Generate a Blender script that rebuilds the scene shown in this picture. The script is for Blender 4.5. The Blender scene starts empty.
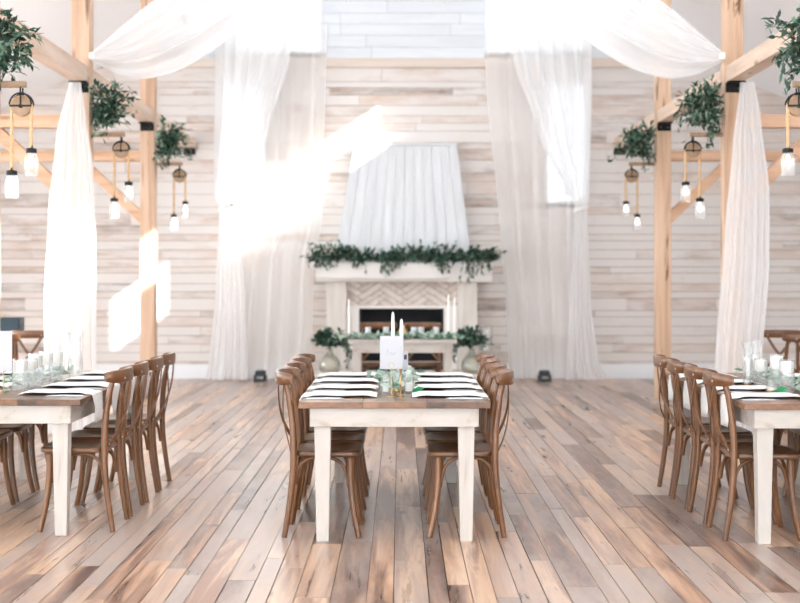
import bpy, bmesh, math, random
from mathutils import Vector, Matrix
R = math.radians
PI = math.pi
rng = random.Random(7)
scn = bpy.context.scene
COL = scn.collection
X0 = 0.065            # centre line of the nave
WALL = 18.9           # inner face of the fireplace wall
FRONT = -4.0
SIDE = 6.6

# ------------------------------------------------------------------ helpers
def lin(r, g, b):
    f = lambda c: (c / 255 / 12.92) if c / 255 <= 0.04045 else ((c / 255 + 0.055) / 1.055) ** 2.4
    return (f(r), f(g), f(b), 1.0)

class MB:
    """collects geometry of one mesh"""
    def __init__(s):
        s.v = []; s.f = []; s.c = []; s.cur = (0.5, 0.5, 0.5, 1.0); s.m = []; s.mi = 0
    def add(s, vs, fs):
        n = len(s.v); s.v.extend([tuple(p) for p in vs])
        for f in fs:
            s.f.append([n + i for i in f]); s.c.append(s.cur); s.m.append(s.mi)
        return s
    def box(s, x0, x1, y0, y1, z0, z1, M=None):
        vs = [Vector((x, y, z)) for z in (z0, z1) for y in (y0, y1) for x in (x0, x1)]
        if M is not None: vs = [M @ p for p in vs]
        return s.add(vs, [(0, 2, 3, 1), (4, 5, 7, 6), (0, 1, 5, 4), (2, 6, 7, 3), (0, 4, 6, 2), (1, 3, 7, 5)])
    def hexa(s, b, t):
        return s.add(list(b) + list(t), [(3, 2, 1, 0), (4, 5, 6, 7)] + [(i, (i + 1) % 4, 4 + (i + 1) % 4, 4 + i) for i in range(4)])
    def prism(s, poly, a0, a1, axis='y'):
        n = len(poly)
        def P(p, a):
            if axis == 'y': return (p[0], a, p[1])
            if axis == 'x': return (a, p[0], p[1])
            return (p[0], p[1], a)
        vs = [P(p, a0) for p in poly] + [P(p, a1) for p in poly]
        fs = [list(range(n))[::-1], list(range(n, 2 * n))] + [(i, (i + 1) % n, n + (i + 1) % n, n + i) for i in range(n)]
        return s.add(vs, fs)
    def sweep(s, path, prof, up=(0, 0, 1), closed=False, scale=None):
        """prof: list of (a,b): a along side vector, b along normal"""
        path = [Vector(p) for p in path]; n = len(path); k = len(prof); up = Vector(up)
        vs = []
        for i, p in enumerate(path):
            if closed: t = path[(i + 1) % n] - path[i - 1]
            else: t = path[min(i + 1, n - 1)] - path[max(i - 1, 0)]
            t.normalize()
            u = up if abs(t.dot(up)) < 0.97 else Vector((1, 0, 0))
            sd = t.cross(u).normalized(); nn = sd.cross(t).normalized()
            q = scale[i] if scale else 1.0
            vs += [p + sd * a * q + nn * b * q for a, b in prof]
        fs = []
        for i in range(n if closed else n - 1):
            j = (i + 1) % n
            fs += [(i * k + a, i * k + (a + 1) % k, j * k + (a + 1) % k, j * k + a) for a in range(k)]
        if not closed:
            fs += [list(range(k))[::-1], list(range((n - 1) * k, n * k))]
        return s.add(vs, fs)
    def tube(s, path, r, seg=10, closed=False, up=(0, 0, 1)):
        n = len(path)
        rs = r if isinstance(r, (list, tuple)) else [r] * n
        prof = [(math.cos(2 * PI * a / seg), math.sin(2 * PI * a / seg)) for a in range(seg)]
        return s.sweep(path, prof, up, closed, rs)
    def lathe(s, prof, seg=20, c=(0, 0, 0), M=None, cap=True):
        k = len(prof); vs = []
        for i in range(seg):
            a = 2 * PI * i / seg
            vs += [Vector((r * math.cos(a), r * math.sin(a), z)) for r, z in prof]
        if M is not None: vs = [M @ p for p in vs]
        c = Vector(c); vs = [p + c for p in vs]
        fs = []
        for i in range(seg):
            j = (i + 1) % seg
            fs += [(i * k + a, j * k + a, j * k + a + 1, i * k + a + 1) for a in range(k - 1)]
        if cap:
            if prof[0][0] > 1e-6: fs.append([i * k for i in range(seg)][::-1])
            if prof[-1][0] > 1e-6: fs.append([i * k + k - 1 for i in range(seg)])
        return s.add(vs, fs)
    def grid(s, fn, nu, nv):
        vs = [fn(i / nu, j / nv) for j in range(nv + 1) for i in range(nu + 1)]
        w = nu + 1
        return s.add(vs, [(j * w + i, j * w + i + 1, (j + 1) * w + i + 1, (j + 1) * w + i) for j in range(nv) for i in range(nu)])
    def build(s, name, m, parent=None, bevel=0, seg=2, smooth=False, solid=0, loc=None):
        me = bpy.data.meshes.new(name)
        me.from_pydata(s.v, [], s.f)
        ca = me.color_attributes.new('rnd', 'FLOAT_COLOR', 'CORNER')
        buf = []
        for p in me.polygons:
            buf += list(s.c[p.index]) * p.loop_total
        ca.data.foreach_set('color', buf)
        for mm in (m if isinstance(m, (list, tuple)) else [m]): me.materials.append(mm)
        if any(s.m): me.polygons.foreach_set('material_index', s.m)
        bm = bmesh.new(); bm.from_mesh(me)
        bmesh.ops.remove_doubles(bm, verts=bm.verts, dist=1e-6)
        if not name.startswith(('leaves', 'foliage')) : bmesh.ops.recalc_face_normals(bm, faces=bm.faces)
        if bevel:
            es = [e for e in bm.edges if len(e.link_faces) == 2 and e.calc_face_angle(0) > R(35)]
            bmesh.ops.bevel(bm, geom=es, offset=bevel, segments=seg, affect='EDGES', clamp_overlap=True, profile=0.6)
        if smooth:
            for f in bm.faces: f.smooth = True
            for e in bm.edges:
                if len(e.link_faces) == 2 and e.calc_face_angle(0) > R(48): e.smooth = False
        bm.to_mesh(me); bm.free()
        o = bpy.data.objects.new(name, me); COL.objects.link(o)
        if parent: o.parent = parent
        if loc: o.location = loc
        if solid:
            md = o.modifiers.new('thick', 'SOLIDIFY'); md.thickness = solid; md.offset = 0
        return o

def empty(name, loc=(0, 0, 0), rz=0.0):
    o = bpy.data.objects.new(name, None); COL.objects.link(o)
    o.location = loc; o.rotation_euler = (0, 0, rz); o.empty_display_size = 0.1
    return o
def tag(o, label, cat, group=None, kind='thing'):
    o['label'] = label; o['category'] = cat; o['kind'] = kind
    if group: o['group'] = group
    return o
def struct(o):
    o['kind'] = 'structure'; return o
def copy_tree(o, parent=None):
    c = o.copy(); COL.objects.link(c); c.parent = parent
    for ch in list(o.children): copy_tree(ch, c)
    return c
def bez(p, n=24):
    """Catmull-Rom through points"""
    p = [Vector(q) for q in p]; out = []
    q = [2 * p[0] - p[1]] + p + [2 * p[-1] - p[-2]]
    segs = len(p) - 1; per = max(2, n // segs)
    for i in range(segs):
        a, b, c, d = q[i:i + 4]
        for k in range(per):
            t = k / per
            out.append(0.5 * ((2 * b) + (c - a) * t + (2 * a - 5 * b + 4 * c - d) * t * t + (3 * b - a - 3 * c + d) * t ** 3))
    out.append(p[-1]); return out
def interp(tab, z):
    if z <= tab[0][0]: return tab[0][1]
    for (a, u), (b, w) in zip(tab, tab[1:]):
        if z <= b:
            t = (z - a) / (b - a); t = t * t * (3 - 2 * t) * 0.5 + t * 0.5
            return u + (w - u) * t
    return tab[-1][1]

# ------------------------------------------------------------------ materials
def newmat(name):
    m = bpy.data.materials.new(name); m.use_nodes = True
    nt = m.node_tree; nt.nodes.clear()
    out = nt.nodes.new('ShaderNodeOutputMaterial')
    return m, nt, out
def N(nt, t, **kw):
    n = nt.nodes.new(t)
    for k, v in kw.items():
        if hasattr(n, k): setattr(n, k, v)
    return n
def L(nt, a, b): nt.links.new(a, b)
def ramp(nt, stops, interp_='LINEAR'):
    r = N(nt, 'ShaderNodeValToRGB'); e = r.color_ramp.elements
    r.color_ramp.interpolation = interp_
    while len(e) < len(stops): e.new(0.5)
    for el, (p, c) in zip(e, stops): el.position = p; el.color = c
    return r
def mixc(nt, mode='MIX'):
    n = N(nt, 'ShaderNodeMix'); n.data_type = 'RGBA'; n.blend_type = mode
    return n, n.inputs[0], n.inputs[6], n.inputs[7], n.outputs[2]
def simple(name, col, rough=0.5, metal=0.0, spec=0.5, var=0.0, scale=8.0, bump=0.0):
    m, nt, out = newmat(name)
    b = N(nt, 'ShaderNodeBsdfPrincipled'); L(nt, b.outputs[0], out.inputs[0])
    b.inputs['Roughness'].default_value = rough; b.inputs['Metallic'].default_value = metal
    b.inputs['Specular IOR Level'].default_value = spec
    if var or bump:
        tc = N(nt, 'ShaderNodeTexCoord'); no = N(nt, 'ShaderNodeTexNoise')
        no.inputs['Scale'].default_value = scale; no.inputs['Detail'].default_value = 5
        L(nt, tc.outputs['Object'], no.inputs['Vector'])
        lo = tuple(c * (1 - var) for c in col[:3]) + (1,); hi = tuple(min(1, c * (1 + var)) for c in col[:3]) + (1,)
        r = ramp(nt, [(0.3, lo), (0.7, hi)]); L(nt, no.outputs[0], r.inputs[0]); L(nt, r.outputs[0], b.inputs['Base Color'])
        if bump:
            bp = N(nt, 'ShaderNodeBump'); bp.inputs['Strength'].default_value = bump; bp.inputs['Distance'].default_value = 0.01
            L(nt, no.outputs[0], bp.inputs['Height']); L(nt, bp.outputs[0], b.inputs['Normal'])
    else:
        b.inputs['Base Color'].default_value = col
    return m
def wood(name, stops, stretch, rough=0.45, knots=None, wash=None, wash_amt=0.5, per_board=0.0, spec=0.5, bump=0.25, coat=0.0, rough_var=0.0, gscale=1.0, washscale=2.2, crack=False, detail=8):
    """grain along the axis with the small stretch value; board tone from the 'rnd' attribute"""
    m, nt, out = newmat(name)
    b = N(nt, 'ShaderNodeBsdfPrincipled'); L(nt, b.outputs[0], out.inputs[0])
    b.inputs['Specular IOR Level'].default_value = spec
    b.inputs['Coat Weight'].default_value = coat; b.inputs['Coat Roughness'].default_value = 0.2
    tc = N(nt, 'ShaderNodeTexCoord'); at = N(nt, 'ShaderNodeAttribute'); at.attribute_name = 'rnd'
    sep = N(nt, 'ShaderNodeSeparateColor'); L(nt, at.outputs['Color'], sep.inputs[0])
    off = N(nt, 'ShaderNodeVectorMath', operation='SCALE'); off.inputs[3].default_value = 37.0
    L(nt, at.outputs['Vector'], off.inputs[0])
    ad = N(nt, 'ShaderNodeVectorMath', operation='ADD'); L(nt, tc.outputs['Object'], ad.inputs[0]); L(nt, off.outputs[0], ad.inputs[1])
    mp = N(nt, 'ShaderNodeMapping'); mp.inputs['Scale'].default_value = stretch; L(nt, ad.outputs[0], mp.inputs[0])
    n1 = N(nt, 'ShaderNodeTexNoise'); n1.inputs['Scale'].default_value = 9 * gscale; n1.inputs['Detail'].default_value = 8; n1.inputs['Roughness'].default_value = 0.62
    n1.inputs['Distortion'].default_value = 0.6
    L(nt, mp.outputs[0], n1.inputs['Vector'])
    # tone = grain + board offset
    ma = N(nt, 'ShaderNodeMath', operation='MULTIPLY_ADD'); ma.inputs[1].default_value = per_board
    L(nt, sep.outputs[0], ma.inputs[0])
    sb = N(nt, 'ShaderNodeMath', operation='SUBTRACT'); L(nt, n1.outputs[0], sb.inputs[0]); sb.inputs[1].default_value = per_board * 0.5
    L(nt, sb.outputs[0], ma.inputs[2])
    r = ramp(nt, stops); L(nt, ma.outputs[0], r.inputs[0])
    col = r.outputs[0]
    if wash is not None:
        n2 = N(nt, 'ShaderNodeTexNoise'); n2.inputs['Scale'].default_value = washscale; n2.inputs['Detail'].default_value = 7; n2.inputs['Roughness'].default_value = 0.7
        mp2 = N(nt, 'ShaderNodeMapping'); mp2.inputs['Scale'].default_value = tuple(0.35 if q < 0.5 else 1.6 for q in stretch)
        L(nt, ad.outputs[0], mp2.inputs[0]); L(nt, mp2.outputs[0], n2.inputs['Vector'])
        ws = N(nt, 'ShaderNodeMath', operation='MULTIPLY_ADD'); L(nt, sep.outputs[1], ws.inputs[0]); ws.inputs[1].default_value = 0.35; L(nt, n2.outputs[0], ws.inputs[2])
        lo = 0.95 - wash_amt
        r2 = ramp(nt, [(max(0, lo - 0.18), (0, 0, 0, 1)), (min(1, lo + 0.2), (1, 1, 1, 1))]); L(nt, ws.outputs[0], r2.inputs[0])
        mx, f, A, B, o = mixc(nt); L(nt, r2.outputs[0], f); L(nt, col, A); B.default_value = wash; col = o
    if crack:
        n4 = N(nt, 'ShaderNodeTexNoise'); n4.inputs['Scale'].default_value = 1.0; n4.inputs['Detail'].default_value = 4; n4.inputs['Distortion'].default_value = 0.8
        mp4 = N(nt, 'ShaderNodeMapping'); mp4.inputs['Scale'].default_value = (16, 16, 1.5)
        L(nt, ad.outputs[0], mp4.inputs[0]); L(nt, mp4.outputs[0], n4.inputs['Vector'])
        r4 = ramp(nt, [(crack, (0, 0, 0, 1)), (crack + 0.045, (0.85, 0.85, 0.85, 1))]); L(nt, n4.outputs[0], r4.inputs[0])
        mx, f, A, B, o = mixc(nt); L(nt, r4.outputs[0], f); L(nt, col, A); B.default_value = lin(92, 58, 36); col = o
    if knots is not None:
        kx, ky = (0.35, 3.6) if crack else (0.55, 1.9)
        vo = N(nt, 'ShaderNodeTexVoronoi'); vo.inputs['Scale'].default_value = 2.6
        mp3 = N(nt, 'ShaderNodeMapping'); mp3.inputs['Scale'].default_value = tuple(kx if q < 0.5 else ky for q in stretch)
        L(nt, ad.outputs[0], mp3.inputs[0]); L(nt, mp3.outputs[0], vo.inputs['Vector'])
        r3 = ramp(nt, [(0.12 if crack else 0.03, (1, 1, 1, 1)), (0.24 if crack else 0.13, (0, 0, 0, 1))]); L(nt, vo.outputs['Distance'], r3.inputs[0])
        mx, f, A, B, o = mixc(nt); mu = N(nt, 'ShaderNodeMath', operation='MULTIPLY'); mu.inputs[1].default_value = 0.75
        L(nt, r3.outputs[0], mu.inputs[0]); L(nt, mu.outputs[0], f); L(nt, col, A); B.default_value = knots; col = o
    L(nt, col, b.inputs['Base Color'])
    if rough_var:
        mr = N(nt, 'ShaderNodeMapRange'); mr.inputs[3].default_value = rough - rough_var; mr.inputs[4].default_value = rough + rough_var
        L(nt, n1.outputs[0], mr.inputs[0]); L(nt, mr.outputs[0], b.inputs['Roughness'])
    else: b.inputs['Roughness'].default_value = rough
    bp = N(nt, 'ShaderNodeBump'); bp.inputs['Strength'].default_value = bump; bp.inputs['Distance'].default_value = 0.004
    L(nt, n1.outputs[0], bp.inputs['Height']); L(nt, bp.outputs[0], b.inputs['Normal'])
    return m
def sheer(name, opacity, col=(0.93, 0.93, 0.93, 1), transl=0.5):
    m, nt, out = newmat(name)
    d = N(nt, 'ShaderNodeBsdfDiffuse'); t = N(nt, 'ShaderNodeBsdfTranslucent'); tr = N(nt, 'ShaderNodeBsdfTransparent')
    d.inputs[0].default_value = col; t.inputs[0].default_value = col
    m1 = N(nt, 'ShaderNodeMixShader'); m1.inputs[0].default_value = transl; L(nt, d.outputs[0], m1.inputs[1]); L(nt, t.outputs[0], m1.inputs[2])
    # woven voile: looks denser when the cloth turns edge-on
    lw = N(nt, 'ShaderNodeLayerWeight'); lw.inputs[0].default_value = 0.35
    mr = N(nt, 'ShaderNodeMapRange'); mr.inputs[3].default_value = opacity; mr.inputs[4].default_value = min(1, opacity + 0.45)
    L(nt, lw.outputs['Facing'], mr.inputs[0])
    m2 = N(nt, 'ShaderNodeMixShader'); L(nt, mr.outputs[0], m2.inputs[0]); L(nt, tr.outputs[0], m2.inputs[1]); L(nt, m1.outputs[0], m2.inputs[2])
    L(nt, m2.outputs[0], out.inputs[0])
    return m
def glass(name, tint=(0.96, 0.98, 0.97, 1), body=0.05, bodycol=(0.9, 0.92, 0.9, 1), gloss=1.0):
    m, nt, out = newmat(name)
    tr = N(nt, 'ShaderNodeBsdfTransparent'); tr.inputs[0].default_value = tint
    gl = N(nt, 'ShaderNodeBsdfGlossy'); gl.inputs['Roughness'].default_value = 0.06
    lw = N(nt, 'ShaderNodeLayerWeight'); lw.inputs[0].default_value = 0.45
    mu = N(nt, 'ShaderNodeMath', operation='MULTIPLY'); mu.inputs[1].default_value = gloss; L(nt, lw.outputs['Fresnel'], mu.inputs[0])
    d = N(nt, 'ShaderNodeBsdfDiffuse'); d.inputs[0].default_value = bodycol
    m0 = N(nt, 'ShaderNodeMixShader'); m0.inputs[0].default_value = body; L(nt, tr.outputs[0], m0.inputs[1]); L(nt, d.outputs[0], m0.inputs[2])
    m1 = N(nt, 'ShaderNodeMixShader'); L(nt, mu.outputs[0], m1.inputs[0]); L(nt, m0.outputs[0], m1.inputs[1]); L(nt, gl.outputs[0], m1.inputs[2])
    L(nt, m1.outputs[0], out.inputs[0]); return m
def leafmat(name, stops, rough=0.45):
    m, nt, out = newmat(name)
    b = N(nt, 'ShaderNodeBsdfPrincipled'); at = N(nt, 'ShaderNodeAttribute'); at.attribute_name = 'rnd'
    sep = N(nt, 'ShaderNodeSeparateColor'); L(nt, at.outputs['Color'], sep.inputs[0])
    r = ramp(nt, stops); L(nt, sep.outputs[0], r.inputs[0]); L(nt, r.outputs[0], b.inputs['Base Color'])
    b.inputs['Roughness'].default_value = rough; b.inputs['Specular IOR Level'].default_value = 0.4
    t = N(nt, 'ShaderNodeBsdfTranslucent'); L(nt, r.outputs[0], t.inputs[0])
    mx = N(nt, 'ShaderNodeMixShader'); mx.inputs[0].default_value = 0.2; L(nt, b.outputs[0], mx.inputs[1]); L(nt, t.outputs[0], mx.inputs[2])
    L(nt, mx.outputs[0], out.inputs[0]); return m
def emit(name, col, s):
    m, nt, out = newmat(name); e = N(nt, 'ShaderNodeEmission'); e.inputs[0].default_value = col; e.inputs[1].default_value = s
    L(nt, e.outputs[0], out.inputs[0]); return m

M_FLOOR = wood('reclaimed floor boards', [(0.20, lin(76, 58, 50)), (0.36, lin(132, 102, 86)), (0.48, lin(184, 148, 122)), (0.62, lin(212, 180, 152)), (0.78, lin(156, 126, 110))],
               (1.0, 0.06, 1.0), rough=0.31, per_board=0.54, wash=lin(172, 158, 150), wash_amt=0.25, bump=0.15, rough_var=0.12, knots=lin(84, 64, 54), gscale=1.5, washscale=3.0, coat=0.08)
M_WALL = wood('whitewashed barn boards', [(0.25, lin(104, 90, 82)), (0.38, lin(160, 136, 120)), (0.52, lin(202, 176, 158)), (0.72, lin(216, 200, 188))],
               (0.1, 1.0, 1.0), rough=0.8, per_board=0.36, wash=lin(224, 218, 213), wash_amt=0.45, spec=0.2, bump=0.5, washscale=5.0, gscale=1.2)
M_SHIP = wood('white painted shiplap', [(0.2, lin(214, 220, 224)), (0.8, lin(232, 236, 240))], (0.1, 1, 1), rough=0.6, per_board=0.2, spec=0.3, bump=0.15)
M_HOOD = wood('white painted hood boards', [(0.2, lin(206, 208, 210)), (0.8, lin(224, 227, 229))], (1, 1, 0.1), rough=0.6, per_board=0.3, spec=0.3, bump=0.2)
M_MANTEL = wood('whitewashed mantel', [(0.2, lin(176, 162, 150)), (0.5, lin(216, 208, 200)), (0.8, lin(232, 226, 220))], (0.12, 1, 1), rough=0.75, spec=0.25, bump=0.4, wash=lin(234, 230, 226), wash_amt=0.6)
M_COLUMN = wood('whitewashed columns', [(0.2, lin(200, 190, 180)), (0.8, lin(232, 228, 222))], (1, 1, 0.12), rough=0.75, spec=0.25, bump=0.3)
M_HERR = wood('whitewashed chevron boards', [(0.2, lin(188, 172, 160)), (0.5, lin(220, 208, 198)), (0.8, lin(232, 224, 216))], (1, 1, 1), rough=0.75, spec=0.25, per_board=0.3, bump=0.3)
M_GROUT = simple('dark joints', lin(110, 94, 84), 0.9)
M_BLACK = simple('firebox black', lin(24, 26, 30), 0.8, var=0.2)  # near-black all over with slight random variation
M_POST = wood('honey timber posts', [(0.25, lin(176, 142, 116)), (0.5, lin(210, 178, 152)), (0.75, lin(226, 202, 180))], (1, 1, 0.07), rough=0.6, spec=0.3, knots=lin(96, 62, 42), bump=0.3, per_board=0.1, crack=0.70)
M_POSTR = wood('checked timber posts', [(0.25, lin(176, 142, 116)), (0.5, lin(214, 182, 154)), (0.75, lin(228, 204, 180))], (1, 1, 0.07), rough=0.6, spec=0.3, knots=lin(96, 62, 42), bump=0.3, per_board=0.1, crack=0.63)
M_BEAM = wood('pale timber beams', [(0.25, lin(178, 152, 130)), (0.5, lin(212, 188, 168)), (0.75, lin(226, 208, 194))], (1, 0.07, 1), rough=0.6, spec=0.3, knots=lin(120, 84, 58), bump=0.3)
M_TIE = wood('honey tie timbers', [(0.25, lin(180, 138, 108)), (0.5, lin(208, 170, 140)), (0.75, lin(222, 192, 168))], (0.08, 1, 1), rough=0.6, spec=0.3, knots=lin(120, 80, 54), bump=0.3)
M_CHAIR = wood('oiled chair wood', [(0.2, lin(62, 36, 17)), (0.5, lin(108, 68, 36)), (0.8, lin(142, 96, 56))], (1, 1, 0.14), rough=0.34, spec=0.5, bump=0.12, coat=0.25)
M_SEAT = wood('oiled seat wood', [(0.2, lin(62, 38, 19)), (0.5, lin(106, 68, 37)), (0.8, lin(138, 95, 56))], (0.14, 1, 1), rough=0.3, spec=0.5, bump=0.1, coat=0.3)
M_PAINT = wood('whitewashed table paint', [(0.28, lin(152, 134, 116)), (0.44, lin(186, 179, 171)), (0.8, lin(200, 196, 191))], (1, 1, 0.15), rough=0.55, spec=0.3, knots=lin(168, 130, 92), bump=0.35)
M_PAINTH = wood('whitewashed apron paint', [(0.28, lin(152, 134, 116)), (0.44, lin(186, 179, 171)), (0.8, lin(200, 196, 191))], (0.4, 0.4, 1), rough=0.55, spec=0.3, knots=lin(150, 112, 76), bump=0.35)
M_TOP = wood('stained table boards', [(0.2, lin(50, 32, 22)), (0.45, lin(98, 66, 44)), (0.7, lin(136, 98, 70)), (0.85, lin(150, 116, 90))], (1, 0.1, 1), rough=0.3, per_board=0.45, bump=0.2, spec=0.5)
M_DRYWALL = simple('white plaster', lin(248, 249, 251), 0.9, spec=0.2)
M_TRIM = simple('white trim paint', lin(236, 238, 240), 0.6, spec=0.3)
M_LEDGE = wood('ledge board', [(0.2, lin(206, 190, 176)), (0.8, lin(228, 218, 208))], (0.1, 1, 1), rough=0.8, spec=0.2)
M_IRON = simple('black iron', lin(36, 34, 33), 0.5, metal=0.6, var=0.2)
M_STEEL = simple('bolt steel', lin(200, 200, 200), 0.35, metal=0.9)
M_ROPE = simple('jute rope', lin(206, 172, 132), 0.9, var=0.25, scale=120, bump=0.5)
M_PULLEY = wood('pulley wood', [(0.2, lin(120, 92, 68)), (0.8, lin(184, 154, 124))], (1, 1, 1), rough=0.6)
M_VOILE = sheer('straight voile', 0.5, (0.97, 0.965, 0.96, 1), 0.45)
M_VOILE2 = sheer('gathered voile', 0.78, (0.97, 0.967, 0.965, 1), 0.5)
M_SWAG = sheer('swag voile', 0.72, (0.97, 0.975, 0.98, 1), 0.5)
M_LEAF = leafmat('olive and ruscus leaves', [(0.0, lin(28, 54, 46)), (0.45, lin(54, 88, 72)), (0.8, lin(100, 134, 114)), (1.0, lin(160, 184, 166))])
M_EUC = leafmat('eucalyptus leaves', [(0.0, lin(84, 122, 98)), (0.5, lin(142, 170, 152)), (1.0, lin(192, 208, 196))])
M_BRIGHT = leafmat('bright green leaves', [(0.0, lin(20, 120, 70)), (1.0, lin(60, 160, 100))])
M_STEM = simple('brown stems', lin(110, 92, 66), 0.7)
M_JAR = glass('jar glass', (0.97, 0.98, 0.98, 1), 0.14, (0.95, 0.96, 0.96, 1), 0.4)
M_GLASS = glass('clear glass', (0.98, 0.99, 0.99, 1), 0.08, (0.95, 0.96, 0.96, 1), 0.3)
M_DIMPANE = glass('dimming window glass', (0.42, 0.43, 0.44, 1), 0.0, (1, 1, 1, 1), 0.25)  # grey tint added to dim the daylight coming through the back windows
M_PANE = glass('window glass', (0.97, 0.99, 1, 1), 0.0, (1, 1, 1, 1), 0.25)
M_BOTTLE = glass('smoky bottle glass', (0.94, 0.94, 0.90, 1), 0.12, (0.85, 0.85, 0.8, 1), 0.5)
M_FROST = glass('frosted candle glass', (0.95, 0.96, 0.96, 1), 0.42, (0.94, 0.95, 0.96, 1), 0.6)
M_WAX = simple('white wax', lin(246, 244, 238), 0.45, spec=0.4)
M_LINEN = simple('white linen', lin(240, 240, 238), 0.9, spec=0.1, var=0.02, scale=60, bump=0.15)
M_PAPER = simple('white card', lin(190, 190, 195), 0.8, spec=0.2)
M_INK = simple('grey ink', lin(158, 160, 166), 0.9)
M_DARKINK = simple('dark ink', lin(70, 70, 74), 0.9)
M_PLATE = simple('black stoneware', lin(22, 30, 28), 0.35)
M_GOLD = simple('brushed gold', lin(176, 150, 108), 0.3, metal=0.9)
M_SPEAKER = simple('dark blue grey cabinet', lin(52, 66, 76), 0.5)
M_LAMPBLK = simple('black lamp housing', lin(26, 28, 30), 0.45)
M_LENS = simple('grey lamp lens', lin(120, 126, 134), 0.2)
M_PEAR = simple('golden pear skin', lin(206, 176, 120), 0.5, var=0.12)
M_BULB = emit('warm lit bulb', (1.0, 0.93, 0.82, 1), 3.0)

# ------------------------------------------------------------------ shell
def roof_z(x, off=0.0):
    d = abs(x - X0)
    return 4.85 - 0.42 * (d - 3.0) if d > 3.0 else 99

def planks(mb, x0, x1, z0, z1, y0, y1, hr, lr, holes=(), gap=0.006, top=None, jitter=0.006):
    z = z0
    while z < z1 - 0.02:
        h = rng.uniform(*hr); h = min(h, z1 - z)
        if z1 - z - h < 0.05: h = z1 - z
        xa, xb = x0, x1
        if top:   # clip to the roof slope
            while xa < 0 and top(xa) < z - 0.01: xa += 0.05
            while xb > 0 and top(xb) < z - 0.01: xb -= 0.05
        spans = [(xa, xb)]
        for (a, b, c, d) in holes:
            if z + h > c + 0.03 and z < d - 0.03:
                spans = [q for s in spans for q in ((s[0], min(s[1], a)), (max(s[0], b), s[1])) if q[1] - q[0] > 0.01]
        for (a, b) in spans:
            x = a - 0.0
            first = True
            while x < b - 0.01:
                l = rng.uniform(*lr) * (rng.random() if first else 1); l = max(0.25, l); first = False
                e = min(b, x + l)
                if b - e < 0.25: e = b
                mb.cur = (rng.random(), rng.random(), rng.random(), 1)
                dy = rng.uniform(0, jitter)
                mb.box(x + gap / 3, e - gap / 3, y0 + dy, y1, z + gap / 2, z + h - gap / 2)
                x = e
        z += h

LW = (-2.52, -1.86); RW = (2.02, 2.62)     # lower windows either side of the fireplace
LOZ = (2.43, 4.12); UPZ = (4.52, 5.6)
LU = (-2.35, -1.08); RU = (1.18, 2.62)
holes = [LW + LOZ, RW + LOZ]
mb = MB(); planks(mb, -SIDE, SIDE + 0.1, 0.0, 4.32, WALL, WALL + 0.03, (0.08, 0.18), (0.9, 2.8), holes, top=roof_z)
struct(mb.build('wall_back', M_WALL))
mb = MB()
def wall_grid(mb, a0, a1, b0, b1, hs, put):
    As = sorted({a0, a1, *[h[0] for h in hs], *[h[1] for h in hs]}); Bs = sorted({b0, b1, *[h[2] for h in hs], *[h[3] for h in hs]})
    for p, q in zip(As, As[1:]):
        for r_, s_ in zip(Bs, Bs[1:]):
            if not any(h[0] <= (p + q) / 2 <= h[1] and h[2] <= (r_ + s_) / 2 <= h[3] for h in hs): put(p, q, r_, s_)
upper_holes = [LU + UPZ, RU + UPZ]
wall_grid(mb, -SIDE - 0.1, SIDE + 0.2, -0.05, 7.5, holes + upper_holes, lambda p, q, r_, s_: mb.box(p, q, WALL + 0.032, WALL + 0.2, r_, s_))
struct(mb.build('wall_back_core', M_GROUT))
mb = MB(); planks(mb, X0 - 3.0, X0 + 3.0, 4.45, 7.3, WALL + 0.015, WALL + 0.03, (0.15, 0.17), (1.5, 3.5), upper_holes, jitter=0.001, gap=0.005)
struct(mb.build('wall_back_shiplap', M_SHIP))
mb = MB(); mb.cur = (0.3, 0.4, 0.5, 1); mb.box(X0 - 4.1, X0 + 4.1, WALL - 0.05, WALL + 0.03, 4.32, 4.45)
struct(mb.build('trim_1', M_LEDGE, bevel=0.006))
mb = MB()
for a, b in ((-SIDE, -1.35), (1.47, SIDE + 0.1)): mb.box(a, b, WALL - 0.022, WALL - 0.002, 0.0, 0.20)
struct(mb.build('baseboard_back', M_TRIM, bevel=0.004))

def window(n, x0, x1, z0, z1, y, nx, nz, pane=None):
    w = struct(empty('window_%d' % n, ((x0 + x1) / 2, y, z0)))
    hw = (x1 - x0) / 2; h = z1 - z0; t = 0.045
    ya, yb_ = -0.048, 0.10; f = MB(); f.box(-hw, -hw + t, ya, yb_, 0, h); f.box(hw - t, hw, ya, yb_, 0, h); f.box(-hw + t, hw - t, ya, yb_, 0, t); f.box(-hw + t, hw - t, ya, yb_, h - t, h)
    f.build('window_frame', M_TRIM, w, bevel=0.004)
    g = MB()
    for i in range(1, nx): xx = -hw + 2 * hw * i / nx; g.box(xx - 0.012, xx + 0.012, 0.03, 0.06, t, h - t)
    for j in range(1, nz): zz = h * j / nz; g.box(-hw + t, hw - t, 0.032, 0.058, zz - 0.012, zz + 0.012)
    if nx > 1 or nz > 1: g.build('muntin', M_TRIM, w)
    p = MB(); p.box(-hw + t, hw - t, 0.044, 0.047, t, h - t); p.build('glass_pane', pane or M_PANE, w)
    return w
window(1, *LW, *LOZ, WALL + 0.05, 2, 4, M_DIMPANE); window(2, *RW, *LOZ, WALL + 0.05, 2, 4, M_DIMPANE)
window(3, *LU, *UPZ, WALL + 0.05, 2, 1, M_DIMPANE); window(4, *RU, *UPZ, WALL + 0.05, 2, 1, M_DIMPANE)

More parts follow.
